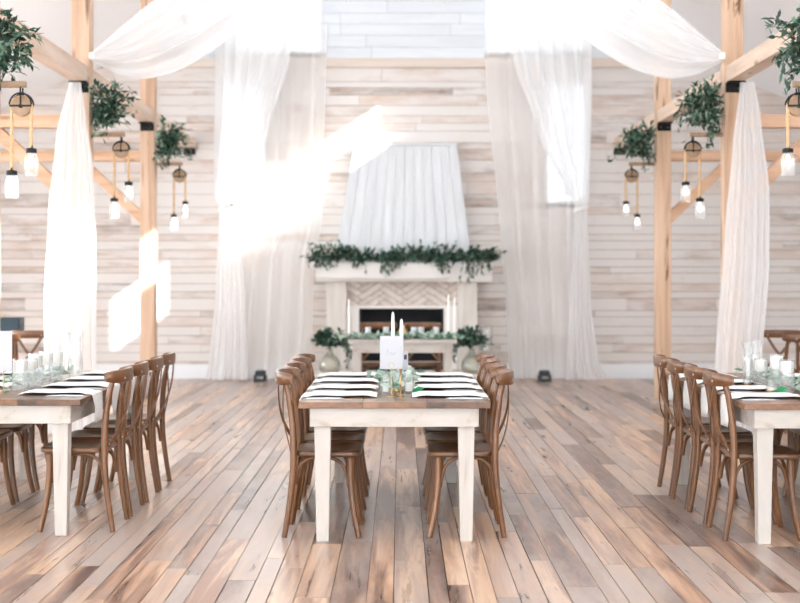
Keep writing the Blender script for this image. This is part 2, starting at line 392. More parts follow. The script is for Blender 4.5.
# floor: reclaimed boards running towards the fireplace
mb = MB(); x = -SIDE
while x < SIDE + 0.1:
    w = rng.choice((0.09, 0.105, 0.12, 0.135, 0.16)); w = min(w, SIDE + 0.1 - x)
    y = FRONT - rng.uniform(0, 2)
    while y < WALL:
        l = rng.uniform(0.9, 3.2); e = min(y + l, WALL + 0.02)
        mb.cur = (rng.random(), rng.random(), rng.random(), 1)
        dz = -rng.uniform(0, 0.0015); g = rng.choice((0.0025, 0.004, 0.004, 0.006))
        ya = max(y, FRONT)
        if e > ya + 0.02: mb.box(x + g / 2, x + w - g / 2, ya + 0.002, e - 0.001, -0.03, dz)
        y = e
    x += w
struct(mb.build('floor', M_FLOOR))
mb = MB(); mb.box(-SIDE - 0.1, SIDE + 0.2, FRONT - 0.1, WALL + 0.2, -0.2, -0.012); struct(mb.build('floor_base', simple('dark subfloor', lin(40, 30, 24), 0.9)))

# side walls, end wall behind the camera, clerestory walls, ceiling
def xwall(name, xa, xb, z0, z1, hs, mat=M_DRYWALL):
    m_ = MB(); wall_grid(m_, FRONT - 0.1, WALL + 0.2, z0, z1, hs, lambda p, q, r_, s_: m_.box(xa, xb, p, q, r_, s_)); return struct(m_.build(name, mat))
left_holes = [(y, y + 2.3, 0.5, 2.9) for y in (-2.4, 0.9, 4.2, 7.5, 10.8, 14.2)]
xwall('wall_left', -SIDE - 0.12, -SIDE, 0, 3.36, left_holes)
xwall('wall_right', SIDE + 0.12, SIDE + 0.24, 0, 3.36, [])
SUNWIN = [(-2.6, -0.6, 5.33, 5.98), (0.2, 2.2, 5.33, 5.98), (2.7, 4.6, 5.33, 5.98), (13.3, 15.55, 5.42, 6.2), (11.75, 12.6, 5.25, 6.04), (9.25, 10.3, 5.43, 6.1), (5.7, 6.9, 5.33, 5.98)]  # first three openings are added out of view for more bounced sunlight
xwall('wall_clerestory_right', X0 + 3.0, X0 + 3.1, 4.85, 6.34, SUNWIN)
xwall('wall_clerestory_left', X0 - 3.1, X0 - 3.0, 4.85, 6.34, [(y, y + 2.3, 5.3, 6.05) for y in (-2.4, 0.9, 4.2, 7.5, 10.8, 14.2)])
def sidepanes(name, x, hs):
    w = struct(empty(name, (x, 0, 0)))
    for (a, b, c, d) in hs:
        f = MB(); t = 0.035
        f.box(-0.03, 0.03, a, a + t, c, d); f.box(-0.03, 0.03, b - t, b, c, d); f.box(-0.03, 0.03, a + t, b - t, c, c + t); f.box(-0.03, 0.03, a + t, b - t, d - t, d)
        fo = f.build('window_frame', M_TRIM, w)
        p = MB(); p.box(-0.002, 0.002, a + t, b - t, c + t, d - t); p.build('glass_pane', M_PANE, fo)
sidepanes('window_5', X0 + 3.05, SUNWIN)
sidepanes('window_6', X0 - 3.05, [(y, y + 2.3, 5.3, 6.05) for y in (-2.4, 0.9, 4.2, 7.5, 10.8, 14.2)])
sidepanes('window_7', -SIDE - 0.06, left_holes)
fh = [(-5.6, -2.0, 0.3, 3.0), (-1.7, 1.8, 0.3, 3.0), (2.1, 5.7, 0.3, 3.0)]
m_ = MB(); wall_grid(m_, -SIDE - 0.1, SIDE + 0.2, 0, 7.5, fh, lambda p, q, r_, s_: m_.box(p, q, FRONT - 0.1, FRONT, r_, s_)); struct(m_.build('wall_front', M_DRYWALL))
for i, (a, b, c, d) in enumerate(fh): window(8 + i, a, b, c, d, FRONT - 0.08, 3, 3)
m_ = MB()
for s in (-1, 1):
    e = X0 + s * (SIDE + 0.3); zi = 4.85; ze = 4.85 - 0.42 * (SIDE + 0.3 - 3.0)
    m_.prism([(X0 + s * 3.0, zi), (e, ze), (e, ze + 0.12), (X0 + s * 3.0, zi + 0.12)], FRONT - 0.1, WALL + 0.2)
    m_.prism([(X0 + s * 3.12, 6.3), (X0, 7.3), (X0, 7.42), (X0 + s * 3.12, 6.42)], FRONT - 0.1, WALL + 0.2)
struct(m_.build('ceiling', M_DRYWALL))

# ------------------------------------------------------------------ timber frame
PY = lambda s, y: 9.62 if (s < 0 and y == 9.2) else y
HW = lambda y: 0.075 if y == 9.2 else 0.085
PX_ = {-1: X0 - 2.985, 1: X0 + 2.985}
HWP = 0.085
side = {-1: 'left', 1: 'right'}
far = {9.2: 'nearest', 12.5: 'middle', 15.8: 'far'}
BZ0, BZ1 = 3.20, 3.345
def rot_box(mb, p, q, w, h):
    mb.sweep([p, q], [(-w, -h), (w, -h), (w, h), (-w, h)])
posts = [9.2, 12.5, 15.8]
for s in (-1, 1):
    xc = PX_[s]
    for y in posts:
        t = empty('timber_post', (xc, PY(s, y), 0))
        where = {9.2: 'just outside the %s edge of the photo', 12.5: 'behind the %s gathered white drape', 15.8: 'standing bare beyond the %s dining table'}[y] % side[s]
        tag(t, 'square honey coloured timber post %s' % where, 'post', 'timber posts along the aisle')
        mb = MB(); mb.cur = (rng.random(), rng.random(), rng.random(), 1); h_ = HW(y); xo = s * 0.005 if y == 9.2 else 0; mb.box(-h_ + xo, h_ + xo, -HWP, HWP, 0.0, 4.8 + 0.02)
        mb.build('shaft', M_POST if s < 0 else M_POSTR, t, bevel=0.008)
        for f in (-1, 1):
            b = MB(); yy = f * (HWP + 0.004)
            b.box(-0.08, 0.08, min(yy, f * 0.2), max(yy, f * 0.2), BZ0 - 0.016, BZ0 - 0.003)
            b.box(-0.08, 0.08, min(yy, f * 0.099), max(yy, f * 0.099), BZ0 - 0.095, BZ0 - 0.016)
            o = b.build('bracket', M_IRON, t, bevel=0.002)
            for xx in (-0.04, 0.04):
                c = MB(); c.lathe([(0.0, 0.012), (0.011, 0.009), (0.014, 0)], 8, (xx, f * 0.099, BZ0 - 0.055), Matrix.Rotation(R(90) * f, 3, 'X'))
                c.build('bolt', M_STEEL, o, smooth=True)
    # longitudinal beam pieces between the posts
    pp = [PY(s, y) for y in posts]; ends = [5.9] + pp + [WALL - 0.005]
    nm = ['running from the post towards the camera', 'between the two nearer posts', 'between the middle and the far post', 'reaching the fireplace wall']
    for (a, b), lab in zip(zip(ends, ends[1:]), nm):
        a_ = a + (HWP + 0.003 if a in pp else 0); b_ = b - (HWP + 0.003 if b in pp else 0)
        mb = MB(); mb.cur = (rng.random(), rng.random(), rng.random(), 1); mb.box(-0.075, 0.075, 0, b_ - a_, BZ0, BZ1)
        o = mb.build('timber_beam', M_BEAM, bevel=0.006, loc=(xc, a_, 0))
        tag(o, 'pale timber beam on the %s side %s' % (side[s], lab), 'beam', 'timber beams over the aisle posts')
    br = MB(); br.box(-0.08, 0.08, -0.14, 0.002, BZ0 - 0.016, BZ0 - 0.003); br.box(-0.08, 0.08, -0.03, 0.002, BZ0 - 0.09, BZ0 - 0.016)
    o = br.build('wall_bracket', M_IRON, loc=(xc, WALL, 0), bevel=0.002)
    tag(o, 'black iron bracket on the wall under the %s beam end' % side[s], 'bracket', 'wall brackets under the beams')
    # tie beams and knee braces across the side aisles
    for y in (12.5, 15.8):
        nmx = {12.5: 'middle', 15.8: 'far'}[y]
        xa = xc + s * (HWP + 0.003); xb = s * (SIDE - 0.01) + (0.1 if s > 0 else 0)
        mb = MB(); mb.cur = (rng.random(), rng.random(), rng.random(), 1); mb.box(min(0, xb - xa), max(0, xb - xa), -0.07, 0.07, -0.06, 0.06)
        o = mb.build('tie_beam', M_TIE, bevel=0.006, loc=(xa, y, 2.85 if y < 14 else 2.82))
        tag(o, 'horizontal wooden tie beam from the %s %s post to the outer wall' % (nmx, side[s]), 'beam', 'tie beams of the side aisles')
        zt = (2.85 if y < 14 else 2.82) - 0.064
        # brace: 45 degrees, ends cut flush
        zl = 2.03; dx = zt - zl - 0.11
        mb = MB(); mb.cur = (rng.random(), rng.random(), rng.random(), 1)
        mb.prism([(0, zl), (0, zl + 0.155), (s * dx, zt), (s * (dx + 0.155), zt)] if True else [], -0.055, 0.055)
        o = mb.build('knee_brace', M_TIE, bevel=0.005, loc=(xa - s * 0.0038, y, 0))
        tag(o, 'diagonal wooden knee brace under the tie beam of the %s %s post' % (nmx, side[s]), 'brace', 'knee braces of the timber frame')

# ------------------------------------------------------------------ leaves
def leaf(mb, p, d, up, Ln, W, tone=None):
    d = d.normalized(); sd = d.cross(up)
    if sd.length < 1e-3: sd = d.cross(Vector((1, 0.3, 0.2)))
    sd.normalize(); n = sd.cross(d).normalized()
    mb.cur = ((rng.random() if tone is None else tone), rng.random(), rng.random(), 1)
    m1 = p + d * Ln * 0.28 - n * W * 0.10; m2 = p + d * Ln * 0.62 - n * W * 0.14; tip = p + d * Ln - n * Ln * 0.10
    vs = [p, p + d * Ln * 0.28 + sd * W * 0.42, p + d * Ln * 0.62 + sd * W * 0.44, tip, p + d * Ln * 0.62 - sd * W * 0.44, p + d * Ln * 0.28 - sd * W * 0.42, m1, m2]
    return vs
LF = [(0, 6, 1), (1, 6, 7, 2), (2, 7, 3), (0, 5, 6), (5, 4, 7, 6), (4, 3, 7)]
def inside(v, boxes):
    return any(b[0] < v[0] < b[1] and b[2] < v[1] < b[3] and b[4] < v[2] < b[5] for b in boxes)
def put_leaf(mb, p, d, up, Ln, W, boxes=(), tone=None):
    vs = leaf(mb, p, d, up, Ln, W, tone)
    if boxes and (any(inside(v, boxes) for v in vs) or any(inside(vs[0].lerp(v, q), boxes) for v in vs[1:6] for q in (.25, .5, .75)) or any(inside(vs[3].lerp(v, .5), boxes) for v in vs)): return False
    mb.add(vs, LF); return True
def rv(s=1.0): return Vector((rng.gauss(0, s), rng.gauss(0, s), rng.gauss(0, s)))
def sprig(lm, sm, path, n, Ln, W, boxes=(), r=0.003, tone_bias=0.0):
    """leaves in pairs along a stem"""
    if not any(inside(p, boxes) for p in path): sm.tube(path, [r * (1 - 0.6 * i / len(path)) for i in range(len(path))], 5)
    for i in range(n):
        k = (i + 0.5) / n * (len(path) - 1); a = int(k); f = k - a
        p = path[a].lerp(path[min(a + 1, len(path) - 1)], f)
        t = (path[min(a + 1, len(path) - 1)] - path[max(a - 1, 0)]).normalized()
        d = (t * 0.6 + rv(0.6)); d.normalize()
        put_leaf(lm, p, d, Vector((0, 0, 1)) + rv(0.4), Ln * rng.uniform(0.7, 1.2), W * rng.uniform(0.75, 1.2), boxes, min(1, max(0, rng.random() ** 1.3 + tone_bias)))

# ------------------------------------------------------------------ fireplace
FX = X0 + 0.0
fp = empty('fireplace', (FX, WALL, 0))
tag(fp, 'white wooden fireplace with tapered hood, thick mantel and herringbone panel on back wall', 'fireplace')
def B(*a, **k):
    m_ = MB(); m_.cur = (rng.random(), rng.random(), rng.random(), 1); m_.box(*a); return m_
yb = -0.026
B(-1.24, 1.24, -1.2, yb, 0.0, 0.15).build('hearth', M_COLUMN, fp, bevel=0.012)
for s in (-1, 1):
    B(*((-1.06, -0.785) if s < 0 else (0.715, 0.98)), -0.55, yb, 0.152, 1.345).build('column', M_COLUMN, fp, bevel=0.01)
# inner surround
m_ = MB(); m_.cur = (.4, .5, .6, 1)
m_.box(-0.783, -0.62, -0.44, yb, 0.152, 0.985); m_.box(0.53, 0.713, -0.44, yb, 0.152, 0.985); m_.box(-0.783, 0.713, -0.44, yb, 0.985, 1.02)
m_.build('surround', M_MANTEL, fp)
# firebox: open black box
m_ = MB(); t = 0.02
m_.box(-0.618, 0.528, -0.05, yb, 0.152, 0.984); m_.box(-0.618, -0.6, -0.43, -0.05, 0.152, 0.984); m_.box(0.51, 0.528, -0.43, -0.05, 0.152, 0.984)
m_.box(-0.6, 0.51, -0.43, -0.05, 0.97, 0.984); m_.box(-0.6, 0.51, -0.43, -0.05, 0.152, 0.17)
m_.build('firebox', M_BLACK, fp)
# herringbone panel
def clip(poly, x0, x1, z0, z1):
    for ax, lim, sg in ((0, x0, 1), (0, x1, -1), (1, z0, 1), (1, z1, -1)):
        out = []
        for i, p in enumerate(poly):
            q = poly[(i + 1) % len(poly)]; a = (p[ax] - lim) * sg; b = (q[ax] - lim) * sg
            if a >= 0: out.append(p)
            if a * b < 0:
                tt = a / (a - b); out.append((p[0] + (q[0] - p[0]) * tt, p[1] + (q[1] - p[1]) * tt))
        poly = out
        if len(poly) < 3: return None
    return poly
m_ = MB(); wd, ln = 0.085, 0.34
px0, px1, pz0, pz1 = -0.783, 0.713, 1.022, 1.345
c45 = math.sqrt(0.5)
for i in range(-30, 31):
    for j in range(-14, 15):
        # classic herringbone in the rotated frame
        a0 = i * wd; k = j * 2 * ln
        for (uu, vv, du, dv) in ((a0 + k, a0, ln, wd), (a0 + k + ln, a0 + wd - ln, wd, ln)):
            quad = [(uu + 0.003, vv + 0.003), (uu + du - 0.003, vv + 0.003), (uu + du - 0.003, vv + dv - 0.003), (uu + 0.003, vv + dv - 0.003)]
            quad = [((p - q) * c45 + 0.02, (p + q) * c45 + 1.2) for p, q in quad]
            quad = [(p * 1.25, 1.2 + (z - 1.2) * 0.8) for p, z in quad]
            cp = clip(quad, px0, px1, pz0, pz1)
            if cp:
                m_.cur = (rng.random(), rng.random(), rng.random(), 1)
                m_.prism(cp, -0.41, -0.385)
m_.build('herringbone_panel', M_HERR, fp)
B(px0, px1, -0.384, yb, pz0, pz1).build('panel_backing', M_GROUT, fp)
# mantel with a live lower edge
m_ = MB(); m_.cur = (.6, .5, .4, 1); mx0, mx1, mz0, mz1 = -1.20, 1.17, 1.348, 1.60
nn = 28; prof = []
def wav(u): return 0.022 * math.sin(u * 9) + 0.012 * math.sin(u * 23 + 1) + 0.02 * math.cos(u * 4 + 2)
vs = []; k = 6
for i in range(nn + 1):
    u = i / nn; xx = mx0 + (mx1 - mx0) * u; w_ = max(0, 0.01 + wav(u))
    vs += [(xx, -0.70 + w_ * 0.6, mz0 + 0.05 + w_), (xx, -0.715 + w_ * 0.3, mz1 - 0.02), (xx, -0.70, mz1), (xx, yb, mz1), (xx, yb, mz0), (xx, -0.64, mz0)]
fs = [(i * k + a, i * k + (a + 1) % k, (i + 1) * k + (a + 1) % k, (i + 1) * k + a) for i in range(nn) for a in range(k)] + [tuple(range(k)), tuple(range(nn * k, nn * k + k))]
m_.add(vs, fs); m_.build('mantel', M_MANTEL, fp)
# hood of upright boards
m_ = MB(); nb = 12; zb, zt_ = 1.602, 3.21
for i in range(nb):
    u0, u1 = i / nb, (i + 1) / nb
    g = 0.003
    def pt(u, t): return (-0.97 + u * 1.87) * (1 - t) + (-0.70 + u * 1.40) * t + 0.01
    yb_, yt_ = -0.50, -0.34
    m_.cur = (rng.random(), rng.random(), rng.random(), 1)
    b0, b1, t0, t1 = pt(u0, 0) + g, pt(u1, 0) - g, pt(u0, 1) + g, pt(u1, 1) - g
    m_.hexa([(b0, yb_, zb), (b1, yb_, zb), (b1, yb_ + 0.02, zb), (b0, yb_ + 0.02, zb)], [(t0, yt_, zt_), (t1, yt_, zt_), (t1, yt_ + 0.02, zt_), (t0, yt_ + 0.02, zt_)])
for s in (-1, 1):
    m_.cur = (0.5, 0.5, 0.5, 1)
    bx, tx = (0.91 if s > 0 else -0.96), s * 0.70 + 0.01; q = s * 0.02
    f = [(bx - q, yb_ + 0.02, zb), (bx, yb_ + 0.02, zb), (bx, yb, zb), (bx - q, yb, zb)]; g_ = [(tx - q, yt_ + 0.02, zt_), (tx, yt_ + 0.02, zt_), (tx, yb, zt_), (tx - q, yb, zt_)]
    m_.hexa(f, g_)
m_.build('hood', M_HOOD, fp)
m_ = MB(); m_.hexa([(-0.87, yb_ + 0.025, zb), (0.89, yb_ + 0.025, zb), (0.89, -0.03, zb), (-0.87, -0.03, zb)], [(-0.67, yt_ + 0.025, zt_ - 0.01), (0.69, yt_ + 0.025, zt_ - 0.01), (0.69, -0.03, zt_ - 0.01), (-0.67, -0.03, zt_ - 0.01)])
m_.build('hood_core', M_TRIM, fp)
B(-0.71, 0.73, -0.36, yb, 3.212, 3.235).build('hood_cap', M_TRIM, fp)

# mantel garland
MANT = [(FX - 1.23, FX + 1.20, WALL - 0.735, WALL + 0.1, 1.3, 1.606), (FX - 0.93, FX + 0.95, WALL - 0.53, WALL + 0.1, 1.6, 3.3)]
gar = empty('mantel_garland', (FX, WALL - 0.63, 1.61))
tag(gar, 'dense dark green leafy garland lying along the fireplace mantel', 'garland')
lm, sm = MB(), MB()
def gx(x): return Vector((FX + x, WALL - 0.635, 1.66 + 0.02 * math.sin(x * 6)))
sm.tube([gx(-1.18 + 2.36 * i / 40) - gar.location for i in range(41)], 0.012, 6)
boxes_l = [(b[0] - gar.location.x, b[1] - gar.location.x, b[2] - gar.location.y, b[3] - gar.location.y, b[4] - gar.location.z, b[5] - gar.location.z) for b in MANT]
drops = [(-0.98, .15), (-0.62, .2), (-0.25, .22), (-0.1, .15), (0.42, .18), (0.5, .2), (0.86, .34), (0.93, .3), (1.1, .22), (-1.1, .12)]
for i in range(430):
    x_ = rng.uniform(-1.22, 1.22); p = gx(x_) - gar.location
    d = Vector((rng.gauss(0, 0.9), rng.uniform(-1, 0.25), rng.gauss(0.3, 0.6))).normalized()
    l = rng.uniform(0.06, 0.2) * (1.25 if x_ < -0.7 or abs(x_ - 0.35) < 0.35 else 1)
    e = p + d * l
    sprig(lm, sm, bez([p, p + d * l * 0.6 + Vector((0, 0, 0.015)), e], 6), rng.randint(6, 9), 0.066, 0.034, boxes_l)
for (x_, dl) in drops:
    for q in range(6):
        p = gx(x_ + rng.gauss(0, 0.05)) - gar.location
        a = p + Vector((rng.gauss(0, .03), -0.12, 0.0)); b_ = a + Vector((rng.gauss(0, 0.05), -0.03 + rng.gauss(0, .02), -dl * rng.uniform(0.5, 1)))
        sprig(lm, sm, bez([p, a, b_], 10), 12, 0.064, 0.032, boxes_l)
lm.build('leaves', M_LEAF, gar); sm.build('stem', M_STEM, gar)

# ------------------------------------------------------------------ curtains on the fireplace wall
def pz(y, Y): return 1.44 + (275 - y) * Y / 1360
def px(x, Y): return (x - 400) * Y / 1360
def curtain(name, label, Y, left, right, mat, folds, amp, seed, ztop, cat='curtain', tie=None, group=None):
    """left/right: tables of (z, x); the cloth hangs in folds between them"""
    rr = random.Random(seed); ph = [rr.uniform(0, 6.28) for _ in range(6)]
    mb = MB()
    z0 = 0.012
    def fn(u, v):
        z = z0 + (ztop - z0) * v
        a, b = interp(left, z), interp(right, z)
        w = b - a
        f = math.sin(2 * PI * folds * u + ph[0] + 0.5 * math.sin(v * 3 + ph[1])) + 0.45 * math.sin(2 * PI * folds * 1.7 * u + ph[2] + 0.8 * math.sin(v * 2 + ph[3])) + 0.3 * math.sin(2 * PI * folds * 0.45 * u + ph[4])
        fl = max(0, 1 - z / 0.35) ** 2 * 0.07
        return (a + w * (u + 0.012 * math.sin(2 * PI * folds * u + ph[5])), Y + amp * f * min(1.0, 0.35 + w / 1.2) - fl * (0.6 + 0.4 * math.sin(9 * u + ph[2])), z)
    mb.grid(fn, int(folds * 14), 70)
    o = mb.build(name, mat, smooth=True)
    tag(o, label, cat, group)
    if tie:
        z, = tie; a, b = interp(left, z), interp(right, z); c = (a + b) / 2; w = (b - a) / 2 + 0.015
        tb = MB(); tb.sweep([(c + w * math.cos(2 * PI * i / 20), Y + (amp + 0.035) * math.sin(2 * PI * i / 20), z - 0.02 + 0.035 * math.cos(2 * PI * i / 20)) for i in range(20)], [(-0.006, -0.02), (0.006, -0.02), (0.006, 0.02), (-0.006, 0.02)], closed=True)
        tb.build('tieback', M_LINEN, o)
    return o
YA, YB = 18.76, 18.60
ZT = 4.92
curtain('sheer_curtain', 'straight translucent white curtain hanging left of the fireplace', YA,
        [(0, px(222, YA)), (2.0, px(232, YA)), (5, px(236, YA))], [(0, px(311, YA)), (1.7, px(314, YA)), (2.1, px(321, YA)), (5, px(327, YA))], M_VOILE, 5, 0.022, 3, ZT, group='sheer curtains')
curtain('sheer_curtain', 'straight translucent white curtain hanging right of the fireplace', YA,
        [(0, px(509, YA)), (1.0, px(506, YA)), (2.0, px(500, YA)), (4.2, px(485, YA)), (5, px(484, YA))], [(0, px(578, YA)), (2, px(574, YA)), (5, px(578, YA))], M_VOILE, 4.5, 0.022, 4, ZT, group='sheer curtains')
zt1 = pz(207, YB)
curtain('tied_curtain', 'white curtain gathered by a tieback at the far left of the fireplace wall', YB,
        [(0, px(206, YB)), (0.3, px(210, YB)), (1.2, px(216, YB)), (zt1 - 0.12, px(219, YB)), (zt1, px(219, YB)), (zt1 + 0.12, px(214, YB)), (5, px(217, YB))],
        [(0, px(248, YB)), (1.2, px(245, YB)), (zt1 - 0.15, px(236, YB)), (zt1, px(229, YB)), (zt1 + 0.25, px(240, YB)), (3.4, px(268, YB)), (4.4, px(290, YB)), (5, px(302, YB))],
        M_VOILE2, 6, 0.035, 5, ZT, tie=(zt1,), group='tied curtains')
curtain('tied_curtain', 'white curtain gathered by a tieback at the far right of the fireplace wall', YB,
        [(0, px(566, YB)), (1.2, px(570, YB)), (zt1 - 0.15, px(574, YB)), (zt1, px(575, YB)), (zt1 + 0.25, px(564, YB)), (3.4, px(538, YB)), (4.4, px(514, YB)), (5, px(504, YB))],
        [(0, px(606, YB)), (0.3, px(598, YB)), (1.0, px(591, YB)), (zt1 - 0.12, px(587, YB)), (zt1, px(587, YB)), (zt1 + 0.12, px(589, YB)), (4, px(592, YB)), (5, px(592, YB))],
        M_VOILE2, 6, 0.035, 6, ZT, tie=(zt1,), group='tied curtains')

# ------------------------------------------------------------------ swags and hanging tails at the middle posts
YS = 12.36
def drape(s):
    o = empty('aisle_drape', (PX_[s], YS, 0))
    tag(o, 'white voile drape swagged from the roof and falling down the %s middle post' % side[s], 'drape', 'white drapes on the posts')
    mir = lambda p: (2 * X0 - p) if s > 0 else p
    up = [(-2.80, 3.47), (-2.3, 3.88), (-1.6, 4.42), (-0.8, 5.05), (0.0, 5.75)]
    lo = [(-2.80, 3.38), (-2.55, 3.27), (-2.25, 3.26), (-1.85, 3.42), (-1.35, 3.80), (-0.7, 4.55), (0.02, 5.60)]
    def along(tab, u):
        seg = bez([(a, 0, b) for a, b in tab], 60); k = u * (len(seg) - 1); i = min(int(k), len(seg) - 2); return seg[i].lerp(seg[i + 1], k - i)
    mb = MB()
    def fn(u, v):
        A, B_ = along(up, u), along(lo, u); p = A.lerp(B_, v)
        w = math.sin(PI * min(1, u * 1.0)) ** 0.7
        sag = -0.10 * math.sin(PI * v) * w
        f = (0.05 * math.sin(v * 21 + 2 * u) + 0.03 * math.sin(v * 37 + 1 + 3 * u)) * (0.35 + w)
        return (mir(p.x) - o.location.x, f + 0.22 * (v - 0.5) * w, p.z + sag * 0.3)
    mb.grid(fn, 60, 44); mb.build('swag', M_SWAG, o, smooth=True)
    if s < 0:
        l = [(0, px(46, YS)), (1.2, px(46, YS)), (2.0, px(50, YS)), (2.7, px(58, YS)), (3.19, px(71, YS))]
        r = [(0, px(98, YS)), (1.6, px(98, YS)), (2.4, px(95, YS)), (2.85, px(88, YS)), (3.19, px(83, YS))]
    else:
        l = [(0, px(709, YS)), (0.6, px(712, YS)), (1.8, px(722, YS)), (2.6, px(730, YS)), (3.19, px(738, YS))]
        r = [(0, px(757, YS)), (0.7, px(760, YS)), (1.5, px(767, YS)), (2.2, px(767, YS)), (2.9, px(758, YS)), (3.19, px(752, YS))]
    ph = rng.uniform(0, 6)
    mb = MB()
    def fn2(u, v):
        z = 0.012 + 3.17 * v; a, b = interp(l, z), interp(r, z); w = b - a
        f = math.sin(2 * PI * 7 * u + ph) + 0.5 * math.sin(2 * PI * 11.3 * u + ph * 2 + v)
        return (a + w * u - o.location.x, -0.08 + 0.024 * f * min(1, 0.2 + w * 1.6) - max(0, 0.3 - z) ** 2 * 0.5, z)
    mb.grid(fn2, 100, 50); mb.build('hanging_tail', M_SWAG, o, smooth=True)
    k = MB(); k.lathe([(0.0, -0.03), (0.026, -0.03), (0.034, 0), (0.026, 0.03), (0, 0.03)], 14, (mir(-2.80) - o.location.x, -0.0, 3.43))
    k.build('knot', M_LINEN, o, smooth=True)
drape(-1); drape(1)

# ------------------------------------------------------------------ pulley lights with jars
JAR = [(0.0, 0.0), (0.040, 0.0), (0.046, 0.012), (0.046, 0.115), (0.042, 0.132), (0.034, 0.142), (0.034, 0.160)]
def pulley_light(s, y, label):
    xc = X0 + s * 2.625; t = empty('hanging_pulley_light', (xc, y, 2.58))
    tag(t, label, 'light', 'rope pulley jar lights')
    inner = PX_[s] - s * (HW(y) - (0.005 if y == 9.2 else 0) + 0.003) - xc
    drop = s < 0 and y == 9.2
    if drop: inner = PX_[s] - s * 0.035 - xc
    a = MB(); a.cur = (.3, .6, .2, 1)
    if drop: a.box(PX_[s] - xc - 0.035, PX_[s] - xc + 0.035, -0.025, 0.025, 0.13, BZ0 - 0.003 - 2.58)   # short hanger board under the beam
    a.box(min(inner, -s * 0.03), max(inner, -s * 0.03), -0.025, 0.025, 0.13, 0.17); a.build('arm', M_PULLEY, t, bevel=0.004)
    w = MB(); w.lathe([(0, -0.02), (0.06, -0.02), (0.068, -0.016), (0.055, -0.006), (0.055, 0.006), (0.068, 0.016), (0.06, 0.02), (0, 0.02)], 24, (0, 0, 0), Matrix.Rotation(R(90), 3, 'X'))
    w.build('pulley_wheel', M_PULLEY, t, smooth=True)
    f = MB()
    for yy in (-0.028, 0.028):
        f.tube([(0.074 * math.cos(q), yy, 0.01 + 0.078 * math.sin(q)) for q in [PI * i / 12 for i in range(13)]], 0.006, 6, up=(0, 1, 0))
        f.box(-0.005, 0.005, yy - 0.004, yy + 0.004, -0.012, 0.128); f.box(-0.074, 0.074, yy - 0.004, yy + 0.004, -0.004, 0.008)
    f.lathe([(0, -0.036), (0.014, -0.036), (0.014, 0.036), (0, 0.036)], 10, (0, 0, 0), Matrix.Rotation(R(90), 3, 'X'))
    f.build('pulley_frame', M_IRON, t)
    zl, zs = -0.43, -0.28           # lid heights below the wheel: long drop outside, short drop inside
    rp = MB(); rr = 0.066
    pts = [Vector((s * rr, 0, zl))] + [Vector((s * rr, 0, zl + (0 - zl) * i / 10)) for i in range(1, 10)] + [Vector((s * rr * math.cos(q), 0, rr * math.sin(q))) for q in [PI * i / 12 for i in range(13)]] + [Vector((-s * rr, 0, zs * i / 8)) for i in range(1, 9)]
    for k in range(2):               # two-ply twist
        tw = [p + Vector((0.004 * math.cos(i * 1.3 + k * PI), 0.004 * math.sin(i * 1.3 + k * PI), 0)) for i, p in enumerate(pts)]
        rp.tube(tw, 0.010, 6, up=(0, 1, 0))
    rp.build('rope', M_ROPE, t, smooth=True)
    for sx, z in ((s, zl), (-s, zs)):
        j = MB(); j.lathe(JAR, 18, (sx * rr, 0, z - 0.19), cap=True); jo = j.build('jar', M_JAR, t, smooth=True)
        c = MB(); c.lathe([(0.0, 0.0), (0.037, 0), (0.037, 0.026), (0.030, 0.032), (0.012, 0.034), (0.010, 0.05), (0, 0.05)], 16, (sx * rr, 0, z - 0.035)); c.build('lid', M_IRON, jo, smooth=True)
        b = MB(); b.lathe([(0.0, 0.0), (0.014, 0.004), (0.021, 0.018), (0.021, 0.03), (0.012, 0.055), (0.010, 0.075), (0, 0.075)], 12, (sx * rr, 0, z - 0.125)); b.build('bulb', M_BULB, jo, smooth=True)
def greenery(s, y, label, drop):
    xc = X0 + s * 2.625; t = empty('hanging_greenery', (xc, y, 2.75)); tag(t, label, 'greenery', 'leaf bunches over the pulleys')
    lm, sm = MB(), MB()
    inn = s * 0.262
    bx = [(-0.085, 0.085, -0.5, 0.06, -0.3, 0.03), (min(-s * .04, inn + s * .1), max(-s * .04, inn + s * .1), -0.034, 0.034, -0.05, 0.008), (min(inn, inn + s * 0.4), max(inn, inn + s * 0.4), -0.6, 0.3, -3, 3)]
    if s < 0: c0 = Vector((s * 0.12, -0.05, 0.13))
    else: c0 = Vector((s * 0.08, -0.05, 0.11))
    for i in range(95):
        p = c0 + Vector((rng.uniform(-0.12, 0.1), rng.uniform(-0.09, 0.06), rng.uniform(-0.05, 0.2)))
        d = Vector((rng.gauss(0, 0.8), rng.gauss(-0.35, 0.6), rng.gauss(0.2, 0.75))).normalized(); l = rng.uniform(0.10, 0.27)
        sprig(lm, sm, bez([p, p + d * l * 0.6 + Vector((0, 0, 0.02)), p + d * l + Vector((0, 0, -0.03))], 6), rng.randint(7, 10), 0.07, 0.030, bx, 0.0025, 0.05)
    for i in range(7):
        p = c0 + Vector((rng.uniform(-0.16, 0.12), -0.075, -0.02))
        e = p + Vector((rng.gauss(-s * 0.05, 0.06), -0.03, -rng.uniform(0.15, drop)))
        sprig(lm, sm, bez([p, p.lerp(e, 0.4) + Vector((0, -0.05, 0.03)), e], 8), 11, 0.06, 0.022, bx, 0.0025, 0.1)
    lm.build('leaves', M_LEAF, t); sm.build('stem', M_STEM, t)
nmy = {9.2: 'nearest', 12.5: 'second', 15.8: 'farthest'}
for s in (-1, 1):
    for y in posts:
        pulley_light(s, y, 'rope pulley with two lit glass jars, %s on the %s side' % (nmy[y] if y != 12.5 else 'middle one', side[s]))
        greenery(s, y, 'dark green leaf bunch above the %s pulley on the %s side' % (nmy[y] if y != 12.5 else 'middle', side[s]), 0.24)

